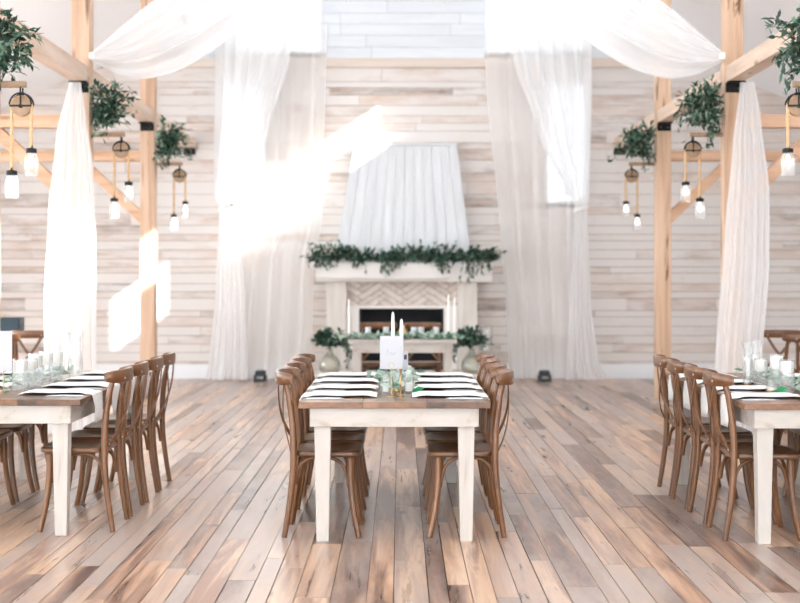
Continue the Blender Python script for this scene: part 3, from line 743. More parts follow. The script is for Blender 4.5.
# ------------------------------------------------------------------ chairs
def make_chair():
    t = empty('dining_chair')
    # seat: rounded square, slightly dished
    m_ = MB(); m_.cur = (.4, .4, .4, 1); n = 40; rings = []
    def outline(i, k):
        a = 2 * PI * i / n; c_, s_ = math.cos(a), math.sin(a)
        e = 0.36
        x_ = math.copysign(abs(c_) ** e, c_) * 0.19 * k; y_ = math.copysign(abs(s_) ** e, s_) * (0.205 if True else 0) * k
        y_ *= 1 + 0.06 * x_ / 0.19
        return x_, y_
    levels = [(0.93, 0.440), (0.99, 0.446), (1.0, 0.457), (0.99, 0.468), (0.95, 0.474), (0.8, 0.471), (0.5, 0.463), (0.15, 0.461)]
    vs = []
    for k, z in levels: vs += [(*outline(i, k), z) for i in range(n)]
    fs = [(l * n + i, l * n + (i + 1) % n, (l + 1) * n + (i + 1) % n, (l + 1) * n + i) for l in range(len(levels) - 1) for i in range(n)]
    fs += [tuple(range(n))[::-1], tuple(range((len(levels) - 1) * n, len(levels) * n))]
    m_.add(vs, fs); m_.build('seat', M_SEAT, t, smooth=True)
    rear = lambda sy: [(-0.232, sy * 0.200, 0.0), (-0.204, sy * 0.195, 0.18), (-0.186, sy * 0.192, 0.34), (-0.182, sy * 0.19, 0.47), (-0.188, sy * 0.186, 0.62), (-0.208, sy * 0.180, 0.77), (-0.226, sy * 0.176, 0.842)]
    front = lambda sy: [(0.178, sy * 0.200, 0.0), (0.150, sy * 0.188, 0.13), (0.132, sy * 0.176, 0.28), (0.128, sy * 0.168, 0.42), (0.128, sy * 0.168, 0.442)]
    for sy in (-1, 1):
        a = MB(); a.cur = (rng.random(),) * 3 + (1,); p = bez(rear(sy), 36); a.tube(p, [0.0155 + 0.004 * math.sin(PI * i / (len(p) - 1)) for i in range(len(p))], 10, up=(0, 1, 0)); a.build('leg', M_CHAIR, t, smooth=True)
        a = MB(); a.cur = (rng.random(),) * 3 + (1,); p = bez(front(sy), 24); a.tube(p, [0.016 + 0.005 * i / (len(p) - 1) for i in range(len(p))], 10, up=(0, 1, 0)); a.build('leg', M_CHAIR, t, smooth=True)
        # bentwood side brace, an arch from rear leg to front leg
        a = MB(); a.cur = (.5,) * 3 + (1,)
        arch = [(-0.182, sy * 0.172, 0.285), (-0.158, sy * 0.168, 0.375), (-0.105, sy * 0.163, 0.425), (-0.03, sy * 0.160, 0.432), (0.045, sy * 0.158, 0.424), (0.095, sy * 0.158, 0.375), (0.118, sy * 0.160, 0.27)]
        a.tube(bez(arch, 30), 0.0095, 8, up=(0, 1, 0)); a.build('brace', M_CHAIR, t, smooth=True)
    for xa in (-0.170, 0.118):
        a = MB(); a.cur = (.5,) * 3 + (1,); k = xa / abs(xa)
        arch = [(xa - 0.004, -0.165, 0.285), (xa - k * 0.008, -0.145, 0.375), (xa - k * 0.012, -0.085, 0.425), (xa - k * 0.012, 0, 0.432), (xa - k * 0.012, 0.085, 0.425), (xa - k * 0.008, 0.145, 0.375), (xa - 0.004, 0.165, 0.285)]
        a.tube(bez(arch, 30), 0.0095, 8, up=(1, 0, 0)); a.build('brace', M_CHAIR, t, smooth=True)
    # curved crest rail wrapping the post tops
    a = MB(); a.cur = (.6,) * 3 + (1,)
    path = bez([(-0.186, -0.206, 0.868), (-0.232, -0.190, 0.868), (-0.270, -0.125, 0.868), (-0.286, 0, 0.868), (-0.270, 0.125, 0.868), (-0.232, 0.190, 0.868), (-0.186, 0.206, 0.868)], 36)
    hh = [0.019 + 0.019 * math.sin(PI * i / (len(path) - 1)) ** 0.45 for i in range(len(path))]
    prof8 = [(-0.011, -0.85), (-0.006, -1), (0.006, -1), (0.011, -0.85), (0.013, 0.7), (0.007, 1), (-0.007, 1), (-0.013, 0.7)]
    vs = []; n = len(path)
    for i, p in enumerate(path):
        tt = (path[min(i + 1, n - 1)] - path[max(i - 1, 0)]).normalized(); sd = tt.cross(Vector((0, 0, 1))).normalized()
        vs += [p + sd * u + Vector((0, 0, v * hh[i])) for u, v in prof8]
    fs = [(i * 8 + q, i * 8 + (q + 1) % 8, (i + 1) * 8 + (q + 1) % 8, (i + 1) * 8 + q) for i in range(n - 1) for q in range(8)] + [tuple(range(8))[::-1], tuple(range((n - 1) * 8, n * 8))]
    a.add(vs, fs); cr = a.build('top_rail', M_CHAIR, t, smooth=True)
    for sy in (-1, 1):
        b = MB(); b.lathe([(0, 0.005), (0.005, 0.004), (0.0065, 0)], 8, (-0.283, sy * 0.118, 0.858), Matrix.Rotation(R(-90), 3, 'Y')); b.build('screw', M_STEEL, cr, smooth=True)
    # the crossing bent slats
    for sy in (-1, 1):
        o = 0.006 * sy
        a = MB(); a.cur = (.45,) * 3 + (1,)
        path = bez([(-0.262 + o, sy * 0.120, 0.852), (-0.268 + o, sy * 0.095, 0.80), (-0.266 + o, sy * 0.03, 0.70), (-0.252 + o, -sy * 0.055, 0.61), (-0.226 + o, -sy * 0.13, 0.535), (-0.202, -sy * 0.176, 0.478)], 30)
        a.sweep(path, [(-0.003, -0.014), (0.003, -0.014), (0.003, 0.014), (-0.003, 0.014)], up=(0, 1, 0)) if False else None
        # flat strip facing backwards
        n = len(path); vs = []
        for i, p in enumerate(path):
            tt = (path[min(i + 1, n - 1)] - path[max(i - 1, 0)]).normalized(); nb_ = Vector((1, 0, 0)); wdir = tt.cross(nb_).normalized(); th = wdir.cross(tt).normalized()
            vs += [p + wdir * 0.0135 + th * 0.003, p - wdir * 0.0135 + th * 0.003, p - wdir * 0.0135 - th * 0.003, p + wdir * 0.0135 - th * 0.003]
        a.add(vs, [(i * 4 + q, i * 4 + (q + 1) % 4, (i + 1) * 4 + (q + 1) % 4, (i + 1) * 4 + q) for i in range(n - 1) for q in range(4)] + [(0, 1, 2, 3), tuple(range(n * 4 - 4, n * 4))])
        co = a.build('cross_slat', M_CHAIR, t)
        b = MB(); b.lathe([(0, 0.005), (0.005, 0.004), (0.0065, 0)], 8, (-0.207, -sy * 0.172, 0.49), Matrix.Rotation(R(-90), 3, 'Y')); b.build('screw', M_STEEL, co, smooth=True)
    return t
proto = make_chair(); used = [False]
def chair(x, y, rz, label, group):
    o = proto if not used[0] else copy_tree(proto); used[0] = True
    o.location = (x, y, 0); o.rotation_euler = (0, 0, rz); tag(o, label, 'chair', group)
    return o

# ------------------------------------------------------------------ tables
TL, TW = 2.27, 1.026
def make_table(length, width, legin, h=0.76):
    t = empty('dining_table')
    m_ = MB(); nb = 6; e = 0.13
    for i in range(nb):
        xa = -width / 2 + width * i / nb; xb = -width / 2 + width * (i + 1) / nb; m_.cur = (rng.random(), rng.random(), rng.random(), 1)
        m_.box(xa + 0.0008, xb - 0.0008, e, length - e, h - 0.032, h)
    for a, b in ((0, e - 0.0015), (length - e + 0.0015, length)):     # breadboard ends
        k = 3
        for i in range(k):
            m_.cur = (rng.random(), rng.random(), rng.random(), 1)
            m_.box(-width / 2 + width * i / k + (0.0006 if i else 0), -width / 2 + width * (i + 1) / k, a, b, h - 0.034, h - 0.0005)
    m_.build('tabletop', M_TOP, t, bevel=0.002)
    ax = width / 2 - 0.06; ay = 0.03; z0, z1 = h - 0.135, h - 0.036
    m_ = MB(); m_.cur = (.5, .3, .7, 1)
    m_.box(-ax, ax, ay, ay + 0.025, z0, z1); m_.box(-ax, ax, length - ay - 0.025, length - ay, z0, z1)
    m_.box(-ax, -ax + 0.025, ay + 0.025, length - ay - 0.025, z0, z1); m_.box(ax - 0.025, ax, ay + 0.025, length - ay - 0.025, z0, z1)
    m_.build('apron', M_PAINTH, t, bevel=0.002)
    lx = ax - legin; b = 0.046
    for sx in (-1, 1):
        for yy in (ay + 0.028 + b, length - ay - 0.028 - b):
            m_ = MB(); m_.cur = (rng.random(), rng.random(), rng.random(), 1); c = 0.033
            m_.hexa([(sx * lx - c, yy - c, 0), (sx * lx + c, yy - c, 0), (sx * lx + c, yy + c, 0), (sx * lx - c, yy + c, 0)], [(sx * lx - b, yy - b, z1), (sx * lx + b, yy - b, z1), (sx * lx + b, yy + b, z1), (sx * lx - b, yy + b, z1)])
            m_.build('leg', M_PAINT, t, bevel=0.004)
    return t
TAB = {'centre': (-0.03, 7.27), 'left': (-2.26, 7.43), 'right': (2.335, 7.19)}
desc = {'centre': 'whitewashed farm table with dark board top in the middle of the room', 'left': 'whitewashed farm table with dark board top cut by the left photo edge', 'right': 'whitewashed farm table with dark board top cut by the right photo edge'}
tab0 = make_table(TL, TW, 0.065)
for i, (k, (x, y)) in enumerate(TAB.items()):
    o = tab0 if i == 0 else copy_tree(tab0)
    o.location = (x, y, 0); tag(o, desc[k], 'table', 'farm dining tables')
rank = ['nearest the camera', 'second from the camera', 'third from the camera', 'farthest from the camera']
CY = [0.39, 0.885, 1.38, 1.872]
for k, (x, y) in TAB.items():
    for s in (-1, 1):
        off = {('centre', -1): 0.37, ('centre', 1): 0.37, ('left', 1): 0.42, ('left', -1): 0.34, ('right', -1): 0.342, ('right', 1): 0.343}[(k, s)]
        for i, cy in enumerate(CY):
            yy = y + cy - (0.012 if k == 'right' else 0) + rng.uniform(-0.006, 0.006)
            chair(x + s * (off + rng.uniform(-0.003, 0.003)), yy, (PI if s > 0 else 0) + rng.uniform(-0.015, 0.015),
                  'brown cross-back wooden chair on the %s side of the %s table, %s' % (side[s], k if k != 'centre' else 'middle', rank[i]), 'cross-back chairs at the %s table' % k)

# ------------------------------------------------------------------ place settings
ZT0 = 0.7605
def plate(x, y, label):
    m_ = MB(); m_.lathe([(0, 0), (0.10, 0), (0.146, 0.005), (0.148, 0.0075), (0.144, 0.0085), (0.10, 0.004), (0, 0.0035)], 32)
    o = m_.build('charger_plate', M_PLATE, smooth=True, loc=(x, y, ZT0)); return tag(o, label, 'plate', 'black plates on the dining tables')
def napkin(xc, y, s, edge, drop, label):
    """linen strip over the plate, from the middle of the table to the edge side s; edge: x of table edge relative to plate"""
    m_ = MB(); w = 0.125; ph = rng.uniform(0, 6)
    prof = [(-0.20, 0.005), (-0.18, 0.0075), (-0.155, 0.0145), (-0.12, 0.0155), (0, 0.0135), (0.12, 0.0155), (0.155, 0.0145), (edge - 0.03, 0.006), (edge - 0.005, 0.0055), (edge + 0.006, 0.002), (edge + 0.009, -0.01)]
    if drop > 0.03: prof += [(edge + 0.010, -drop * 0.4), (edge + 0.010, -drop * 0.75), (edge + 0.011, -drop)]
    else: prof += [(edge + 0.010, -drop)]
    prof = [Vector((a, 0, b)) for a, b in prof]
    n = len(prof); nv = 10; vs = []
    for i, p in enumerate(prof):
        taper = 1.0
        if p.z < -0.012: taper = 1 - 0.28 * min(1, -p.z / 0.2)
        for j in range(nv + 1):
            v = j / nv * 2 - 1
            fold = 0.0015 * math.sin(v * 7 + ph)
            dx = 0.006 * (1 + math.sin(v * 8 + ph)) * (1 if p.z < -0.012 else 0)
            vs.append((s * (p.x + dx), v * w * taper, p.z + fold + (0.0 if abs(v) < 0.95 or p.z < 0.0 else -0.0005)))
    m_.add(vs, [(i * (nv + 1) + j, (i + 1) * (nv + 1) + j, (i + 1) * (nv + 1) + j + 1, i * (nv + 1) + j + 1) for i in range(n - 1) for j in range(nv)])
    o = m_.build('napkin', M_LINEN, smooth=True, solid=0.003, loc=(xc, y, ZT0)); return tag(o, label, 'napkin', 'white napkins on the dining tables')
def cutlery(name, x, y, s, label):
    m_ = MB(); L_ = 0.2
    if name == 'fork':
        m_.sweep([(0.0, 0, 0.003), (0.05, 0, 0.004), (0.11, 0, 0.006), (0.13, 0, 0.005)], [(-0.004, -0.0012), (0.004, -0.0012), (0.004, 0.0012), (-0.004, 0.0012)])
        m_.box(0.128, 0.145, -0.011, 0.011, 0.003, 0.0055)
        for q in (-0.009, -0.003, 0.003, 0.009): m_.box(0.145, 0.185, q - 0.0013, q + 0.0013, 0.003, 0.005)
    else:
        m_.box(0, 0.09, -0.0055, 0.0055, 0.001, 0.006)
        m_.prism([(0.09, -0.008), (0.18, -0.009), (0.205, 0.002), (0.20, 0.008), (0.09, 0.006)], 0.002, 0.0045, 'z')
    o = m_.build(name, M_STEEL, loc=(x, y, ZT0)); o.rotation_euler = (0, 0, 0 if s < 0 else PI)
    return tag(o, label, name, 'silver flatware on the dining tables')
for k, (x, y) in TAB.items():
    kk = k if k != 'centre' else 'middle'
    for s in (-1, 1):
        for i, cy in enumerate(CY):
            if (k, s) in (('left', -1), ('right', 1)) and i < 1: continue
            yy = y + cy - (0.012 if k == 'right' else 0); pxx = x + s * (TW / 2 - 0.215)
            w = '%s side of the %s table, %s' % (side[s], kk, ['nearest', 'second', 'third', 'farthest'][i])
            plate(pxx, yy, 'round black plate under a napkin, ' + w)
            napkin(pxx, yy, s, 0.215, 0.02 if k == 'centre' else 0.16, 'white linen napkin over a black plate, ' + w)
            cutlery('fork', x + s * (TW / 2 - 0.03), yy - 0.175, s, 'silver fork beside the plate, ' + w)
            cutlery('knife', x + s * (TW / 2 - 0.03), yy - 0.2, s, 'silver knife beside the fork, ' + w)

# ------------------------------------------------------------------ table decoration
def taper(x, y, z0, z1, r, label, lean=0.0, parent_glass=True):
    t = empty('taper_candle', (x, y, z0)); tag(t, label, 'candle', 'white taper candles')
    m_ = MB(); h = z1 - z0
    m_.lathe([(0, 0.03), (r, 0.03), (r * 0.95, h * 0.7), (r * 0.75, h * 0.96), (r * 0.3, h), (0, h)], 14); m_.build('candle', M_WAX, t, smooth=True)
    m_ = MB(); m_.tube([(0, 0, h - 0.001), (0.002, 0, h + 0.012)], 0.0015, 5); m_.build('wick', M_DARKINK, t)
    m_ = MB(); m_.lathe([(0.045, 0), (0.047, 0.004), (0.016, 0.012), (0.010, 0.022), (r + 0.003, 0.0295), (r + 0.007, 0.034), (r + 0.008, 0.06), (r + 0.005, 0.06), (r + 0.004, 0.031), (0, 0.0285)], 18); m_.build('candle_holder', M_GLASS, t, smooth=True)
    return t
def cyl_candle(x, y, z0, r, h, label, wax=0.35, gold=False, mat=None, floatc=True):
    t = empty('candle_vase', (x, y, z0)); tag(t, label, 'candle vase', 'glass candle vases on the tables')
    m_ = MB(); m_.lathe([(0.0, 0.0), (r, 0.0), (r, h), (r - 0.003, h), (r - 0.003, 0.006), (0, 0.006)], 22); m_.build('glass', mat or M_GLASS, t, smooth=True)
    m_ = MB(); ra = r * 0.88
    if floatc: m_.lathe([(0, h * (1 - wax) - 0.02), (ra * 0.7, h * (1 - wax) - 0.02), (ra, h * (1 - wax)), (ra, h * 0.93), (ra * 0.3, h * 0.95), (0, h * 0.95)], 20)
    else: m_.lathe([(0, 0.007), (ra * 0.75, 0.007), (ra * 0.75, h * wax), (ra * 0.4, h * wax - 0.004), (0, h * wax - 0.004)], 20)
    m_.build('candle', M_WAX, t, smooth=True)
    if gold:
        m_ = MB(); m_.lathe([(r + 0.0006, h * 0.02), (r + 0.0014, h * 0.02), (r + 0.0014, h * 0.22), (r + 0.0006, h * 0.22)], 22, cap=False); m_.build('gold_band', M_GOLD, t, smooth=True)
    return t
cx, cy0 = TAB['centre']
# table number card and stands
Yc = 8.30
c = empty('table_number_card', (px(391.5, Yc), Yc, ZT0)); tag(c, 'large white table card with faint grey script on a gold stand', 'card')
m_ = MB(); wz0, wz1 = pz(369, Yc) - ZT0, pz(336, Yc) - ZT0; hw = 11.6 * Yc / 1360
m_.box(-hw, hw, -0.002, 0.002, wz0, wz1); co = m_.build('card', M_PAPER, c)
# script strokes reading "Four"
m_ = MB(); sc = 0.034; bx0 = -0.036; bz = wz0 + (wz1 - wz0) * 0.42
strokes = [[(0.62, 1.0), (0.3, 1.02), (0.1, 0.85)], [(0.45, 1.0), (0.32, 0.5), (0.18, 0.0), (0.02, -0.12)], [(0.2, 0.55), (0.5, 0.6)],
           [(0.8, 0.5), (0.66, 0.3), (0.74, 0.02), (0.92, 0.2), (0.82, 0.5), (1.05, 0.42)], [(1.12, 0.5), (1.08, 0.12), (1.22, 0.02), (1.38, 0.48), (1.36, 0.06), (1.5, 0.1)], [(1.58, 0.0), (1.6, 0.5), (1.7, 0.42), (1.86, 0.5)]]
for st in strokes:
    m_.tube(bez([(bx0 + a * sc, -0.0024, bz + b * sc) for a, b in st], 10), 0.0008, 4, up=(0, 1, 0))
m_.build('script_lettering', M_INK, co)
m_ = MB(); m_.lathe([(0, 0), (0.03, 0), (0.03, 0.004), (0.005, 0.007), (0.003, 0.012), (0.003, wz0 + 0.02), (0, wz0 + 0.02)], 14, (0.0, 0.006, 0)); m_.build('stand', M_GOLD, c, smooth=True)
Yr = 7.56
r_ = empty('ring_stand', (px(391.5, Yr), Yr, ZT0)); tag(r_, 'slim gold wire stand topped by a ring near the front table edge', 'stand')
zr = pz(365.5, Yr) - ZT0
m_ = MB(); m_.tube([(0.0155 * math.cos(2 * PI * i / 24), 0, zr + 0.0155 * math.sin(2 * PI * i / 24)) for i in range(24)], 0.0014, 6, closed=True, up=(0, 1, 0)); m_.build('ring', M_GOLD, r_, smooth=True)
m_ = MB(); m_.tube([(0, 0, 0.006), (0, 0, zr - 0.016)], 0.0025, 8); m_.build('stem', M_GOLD, r_, smooth=True)
m_ = MB(); m_.lathe([(0, 0), (0.028, 0), (0.028, 0.004), (0.006, 0.008), (0, 0.008)], 18); m_.build('base', M_GOLD, r_, smooth=True)
g_ = empty('menu_card', (px(402.5, 8.42), 8.42, ZT0)); tag(g_, 'small white card with dark print behind the large table card', 'card')
m_ = MB(); hw2 = 5.6 * 8.42 / 1360; a0, a1 = 0.02, pz(351, 8.42) - ZT0
m_.box(-hw2, hw2, -0.0015, 0.0015, a0, a1); m2 = m_.build('card', M_PAPER, g_)
m_ = MB()
for zz in (0.3, 0.8):
    m_ = MB(); m_.box(hw2 - 0.026, hw2 - 0.008, -0.0021, -0.0016, a0 + (a1 - a0) * zz - 0.015, a0 + (a1 - a0) * zz + 0.015); m_.build('print', M_DARKINK, m2)
m_ = MB(); m_.box(-0.03, 0.03, -0.015, 0.015, 0, 0.02); m_.build('block', M_GOLD, g_, bevel=0.003)
gs = empty('gold_candlestick', (px(400.5, 7.62), 7.62, ZT0)); tag(gs, 'short gold candlestick just right of the ring stand', 'candlestick')
m_ = MB(); m_.lathe([(0, 0), (0.026, 0), (0.026, 0.004), (0.006, 0.010), (0.005, 0.06), (0.008, 0.065), (0.005, 0.07), (0.005, 0.135), (0.010, 0.145), (0.010, 0.155), (0, 0.155)], 16); m_.build('shaft', M_GOLD, gs, smooth=True)
taper(px(393, 8.62), 8.62, ZT0, pz(312, 8.62), 0.0115, 'tall white taper candle behind the table card')
taper(px(401.5, 8.78), 8.78, ZT0, pz(319, 8.78), 0.0125, 'shorter white taper candle right of the tall one')
for i, (xx, Y, r, h, lab) in enumerate([(386, 7.86, 0.03, 0.10, 'clear glass votive left of the ring stand on the middle table'), (396, 7.95, 0.032, 0.11, 'clear glass votive just behind the ring stand'), (409, 7.9, 0.033, 0.115, 'clear glass votive beside the bright green leaf on the middle table'), (388, 8.14, 0.03, 0.1, 'clear glass votive in the greens under the table card')]):
    cyl_candle(px(xx, Y), Y, ZT0, r, h, lab, 0.45, i == 1, floatc=False)
def runner(name, label, pts, n, mat, Ln, W, spread, zr=(0.01, 0.07), boxes=(), bright=0, stemr=0.004, group=None):
    o = empty(name, pts[0]); tag(o, label, 'greenery', group)
    base = Vector(pts[0]); path = [p - base for p in bez(pts, 40)]
    lm, sm, bm_ = MB(), MB(), MB()
    bl = [(b[0] - base.x, b[1] - base.x, b[2] - base.y, b[3] - base.y, b[4] - base.z, b[5] - base.z) for b in boxes]
    ex = [(b[0] - .012, b[1] + .012, b[2] - .012, b[3] + .012, b[4], b[5]) for b in bl]
    run = []
    for p in path + [None]:
        q = None if p is None else p + Vector((0, 0, stemr + 0.006))
        if q is None or inside(q, ex):
            if len(run) > 1: sm.tube(run, stemr, 6)
            run = []
        else: run.append(q)
    for i in range(n):
        p = rng.choice(path) + Vector((rng.gauss(0, spread), rng.gauss(0, spread * 0.6), rng.uniform(*zr)))
        d = Vector((rng.gauss(0, 1), rng.gauss(0, 1), rng.gauss(0.15, 0.35)))
        put_leaf(lm, p, d, Vector((rng.gauss(0, 0.5), rng.gauss(-0.5, 0.5), 1)), Ln * rng.uniform(0.7, 1.3), W * rng.uniform(0.7, 1.3), bl)
    lm.build('leaves', mat, o); sm.build('stem', M_STEM, o)
    return o
def table_boxes(bx_list): return [(x - r, x + r, y - r, y + r, z0 - 0.01, z1) for x, y, r, z0, z1 in bx_list]
cb = table_boxes([(px(xx, Y), Y, r + 0.006, 0.74, 0.9) for xx, Y, r in ((386, 7.86, .03), (396, 7.95, .032), (409, 7.9, .033), (388, 8.14, .03))] +
                 [(px(391.5, Yc), Yc, 0.075, .74, 1.1), (px(402.5, 8.42), 8.42, 0.04, .74, 1.1), (px(393, 8.62), 8.62, .05, .74, 1.3), (px(401.5, 8.78), 8.78, .05, .74, 1.3), (px(391.5, Yr), Yr, .03, .74, 1), (px(400.5, 7.62), 7.62, .03, .74, 1)]) + [(-9, 9, 0, 20, 0.2, ZT0 + 0.002)] \
     + [(cx + s * 0.298 - 0.245, cx + s * 0.298 + 0.245, 7.27 + q - 0.215, 7.27 + q + 0.16, 0.7, 0.795) for s in (-1, 1) for q in CY]
runner('eucalyptus_runner', 'pale eucalyptus runner along the centre of the middle table', [(cx + 0.01, 7.74, ZT0), (cx - 0.03, 8.04, ZT0), (cx + 0.03, 8.22, ZT0), (cx + 0.03, 8.5, ZT0), (cx + 0.0, 9.3, ZT0)], 420, M_EUC, 0.055, 0.045, 0.045, (0.008, 0.09), cb)
o = empty('salal_leaf', (px(411, 7.8), 7.8, ZT0)); tag(o, 'single glossy bright green leaf right of the votives on the middle table', 'leaf')
m_ = MB(); vs = leaf(m_, Vector((0.0, 0, 0.004)), Vector((0.9, -0.1, 0.42)), Vector((0, -0.8, 1)), 0.085, 0.05, 0.4); m_.add(vs, LF); m_.build('leaf_blade', M_BRIGHT, o)
m_ = MB(); m_.tube([(0, 0, 0.004), (-0.03, 0.005, 0.003)], 0.0015, 5); m_.build('stalk', M_STEM, o)

# side table centrepieces
def side_decor(k, items, card=None):
    bx = []
    for (xx, Y, r, h, lab, fl, mat) in items:
        X = px(xx, Y); cyl_candle(X, Y, ZT0, r, h, lab, 0.34 if fl else 0.4, not fl, mat, fl); bx.append((X, Y, r + 0.007, .74, ZT0 + h))
    return bx
bl = side_decor('left', [
    (35, 8.35, 0.045, 0.20, 'frosted glass candle vase standing at the left of a close pair on the left table', True, M_GLASS),
    (45.5, 8.50, 0.045, 0.205, 'glass candle vase touching the right of a close pair on the left table', True, M_GLASS),
    (20, 8.02, 0.045, 0.185, 'glass candle vase beside the white card on the left table', True, M_GLASS),
    (30, 8.16, 0.045, 0.18, 'glass candle vase in front of the close pair on the left table', True, M_GLASS),
    (56, 8.76, 0.045, 0.19, 'glass candle vase nearest the tall hurricane on the left table', True, M_GLASS)])
def hurricane(x, Y, r, h, ch, label):
    t = empty('hurricane_glass', (x, Y, ZT0)); tag(t, label, 'hurricane glass', 'tall hurricane glasses')
    m_ = MB(); m_.lathe([(0.0, 0), (r * 0.8, 0), (r * 0.86, 0.004), (r * 0.95, h * 0.3), (r * 0.7, h * 0.62), (r * 0.72, h * 0.8), (r, h), (r - 0.003, h), (r * 0.69, h * 0.8), (r * 0.67, h * 0.62), (r * 0.92, h * 0.3), (r * 0.8, 0.008), (0, 0.008)], 24); m_.build('glass', M_GLASS, t, smooth=True)
    m_ = MB(); m_.lathe([(0, 0.009), (0.011, 0.009), (0.010, ch * 0.9), (0.004, ch), (0, ch)], 12); m_.build('candle', M_WAX, t, smooth=True)
hurricane(px(75.5, 9.055), 9.055, 0.052, 0.30, 0.47, 'tall hurricane glass with a thin taper on the left table'); bl.append((px(75.5, 9.055), 9.055, .056, .74, 1.3))
wc = empty('table_number_card', (px(3.5, 7.95), 7.95, ZT0)); tag(wc, 'white table card at the left photo edge on the left table', 'card')
m_ = MB(); m_.box(-0.05, 0.05, -0.002, 0.002, 0.12, pz(331, 7.95) - ZT0); m_.build('card', M_PAPER, wc)
m_ = MB(); m_.lathe([(0, 0), (0.03, 0), (0.03, 0.004), (0.004, 0.008), (0.003, 0.14), (0, 0.14)], 14, (0, 0.006, 0)); m_.build('stand', M_GOLD, wc, smooth=True); bl.append((px(3.5, 7.95), 7.95, .055, .74, 1.2))
lx, ly = TAB['left']; rx, ry = TAB['right']
sett = lambda k: [(TAB[k][0] + s * 0.298 - 0.245, TAB[k][0] + s * 0.298 + 0.245, TAB[k][1] + q - 0.26, TAB[k][1] + q + 0.16, 0.7, 0.795) for s in (-1, 1) for q in CY]
runner('eucalyptus_runner', 'pale eucalyptus runner around the candle vases on the left table', [(lx - 0.03, 7.85, ZT0), (lx + 0.0, 8.2, ZT0), (lx - 0.02, 8.6, ZT0), (lx - 0.04, 9.2, ZT0)], 240, M_EUC, 0.055, 0.042, 0.05, (0.008, 0.06), table_boxes(bl) + [(-9, 9, 0, 20, 0.2, ZT0 + 0.002)] + sett('left'))
br_ = side_decor('right', [
    (761, 8.3, 0.042, 0.17, 'glass candle vase at the left end of the row on the right table', True, M_GLASS),
    (776.5, 8.15, 0.042, 0.205, 'tallest glass candle vase in the middle of the right table', True, M_GLASS),
    (787, 7.86, 0.043, 0.19, 'glass candle vase nearest the right photo edge on the right table', True, M_GLASS),
    (747, 8.4, 0.026, 0.055, 'low gold banded votive beside the round leaves on the right table', False, M_GLASS),
    (771, 7.85, 0.03, 0.07, 'low gold banded votive in front of the tallest vase on the right table', False, M_GLASS)])
hurricane(px(748, 8.74), 8.74, 0.04, 0.24, 0.14, 'curvy clear hurricane glass at the far end of the right table'); br_.append((px(748, 8.74), 8.74, .05, .74, 1.2))
hurricane(px(756, 8.87), 8.87, 0.04, 0.25, 0.14, 'clear hurricane glass just behind the row of vases on the right table'); br_.append((px(756, 8.87), 8.87, .05, .74, 1.2))
runner('eucalyptus_runner', 'pale eucalyptus runner around the candle vases on the right table', [(rx - 0.02, 7.6, ZT0), (rx + 0.02, 8.0, ZT0), (rx - 0.03, 8.5, ZT0), (rx - 0.02, 9.1, ZT0)], 220, M_EUC, 0.055, 0.045, 0.05, (0.008, 0.06), table_boxes(br_) + [(-9, 9, 0, 20, 0.2, ZT0 + 0.002)] + sett('right'))
o = empty('salal_leaf', (px(775, 7.75), 7.75, ZT0)); tag(o, 'single glossy bright green leaf on the right table', 'leaf')
m_ = MB(); vs = leaf(m_, Vector((0.0, 0, 0.006)), Vector((0.9, -0.1, 0.5)), Vector((0, -0.8, 1)), 0.08, 0.055, 0.4); m_.add(vs, LF); m_.build('leaf_blade', M_BRIGHT, o)
m_ = MB(); m_.tube([(0, 0, 0.006), (-0.03, 0.005, 0.004)], 0.0015, 5); m_.build('stalk', M_STEM, o)

# ------------------------------------------------------------------ sweetheart table in front of the fireplace
SY = 14.2
st = make_table(0.62, 1.14, 0.03); st.name = 'sweetheart_table'
for ch in st.children:
    if ch.name.startswith('tabletop'): ch.data.materials[0] = M_PAINTH
st.location = (px(402.5, SY), SY, 0); tag(st, 'small white wooden table for two in front of the fireplace', 'table')
for i, xx in enumerate((378, 423)):
    chair(px(xx, 15.15), 15.15, -PI / 2, 'brown cross-back chair behind the small white table, %s of the pair' % ('left' if i == 0 else 'right'), 'pair of chairs at the small white table')
SB = []
for xx, lab in ((368, 'frosted votive at the left end of the small white table'), (386, 'frosted votive left of the pear on the small white table'), (414, 'frosted votive left one of the touching pair beside the pear'), (421, 'frosted votive right one of the touching pair beside the pear'), (436, 'frosted votive at the right end of the small white table')):
    Y = SY + 0.3; cyl_candle(px(xx, Y), Y, ZT0, 0.032 if xx not in (414, 421) else 0.034, 0.125, lab, 0.5, False, M_FROST, False); SB.append((px(xx, Y), Y, .037, .74, .9))
pr = empty('pear', (px(402.5, SY + 0.4), SY + 0.4, ZT0)); tag(pr, 'golden pear shaped ornament among the votives on the small white table', 'ornament')
m_ = MB(); m_.lathe([(0, 0), (0.03, 0.003), (0.05, 0.04), (0.046, 0.075), (0.028, 0.11), (0.02, 0.135), (0.008, 0.145), (0, 0.146)], 20); m_.build('body', M_PEAR, pr, smooth=True)
m_ = MB(); m_.tube([(0, 0, 0.145), (0.006, 0, 0.17)], 0.003, 6); m_.build('stem', M_STEM, pr); SB.append((pr.location.x, pr.location.y, .055, .74, .95))
for xx, zt2, lab in ((349, pz(299, SY + .3), 'white taper candle at the left end of the small white table'), (448.5, pz(294, SY + .3), 'taller left taper of the two at the right end of the small white table'), (454.5, pz(297, SY + .3), 'right outer taper of the two at the right end of the small white table')):
    Yq = SY + (0.3 if xx != 454.5 else 0.42)
    taper(px(xx, Yq), Yq, ZT0, zt2, 0.012, lab); SB.append((px(xx, Yq), Yq, .05, .74, 1.3))
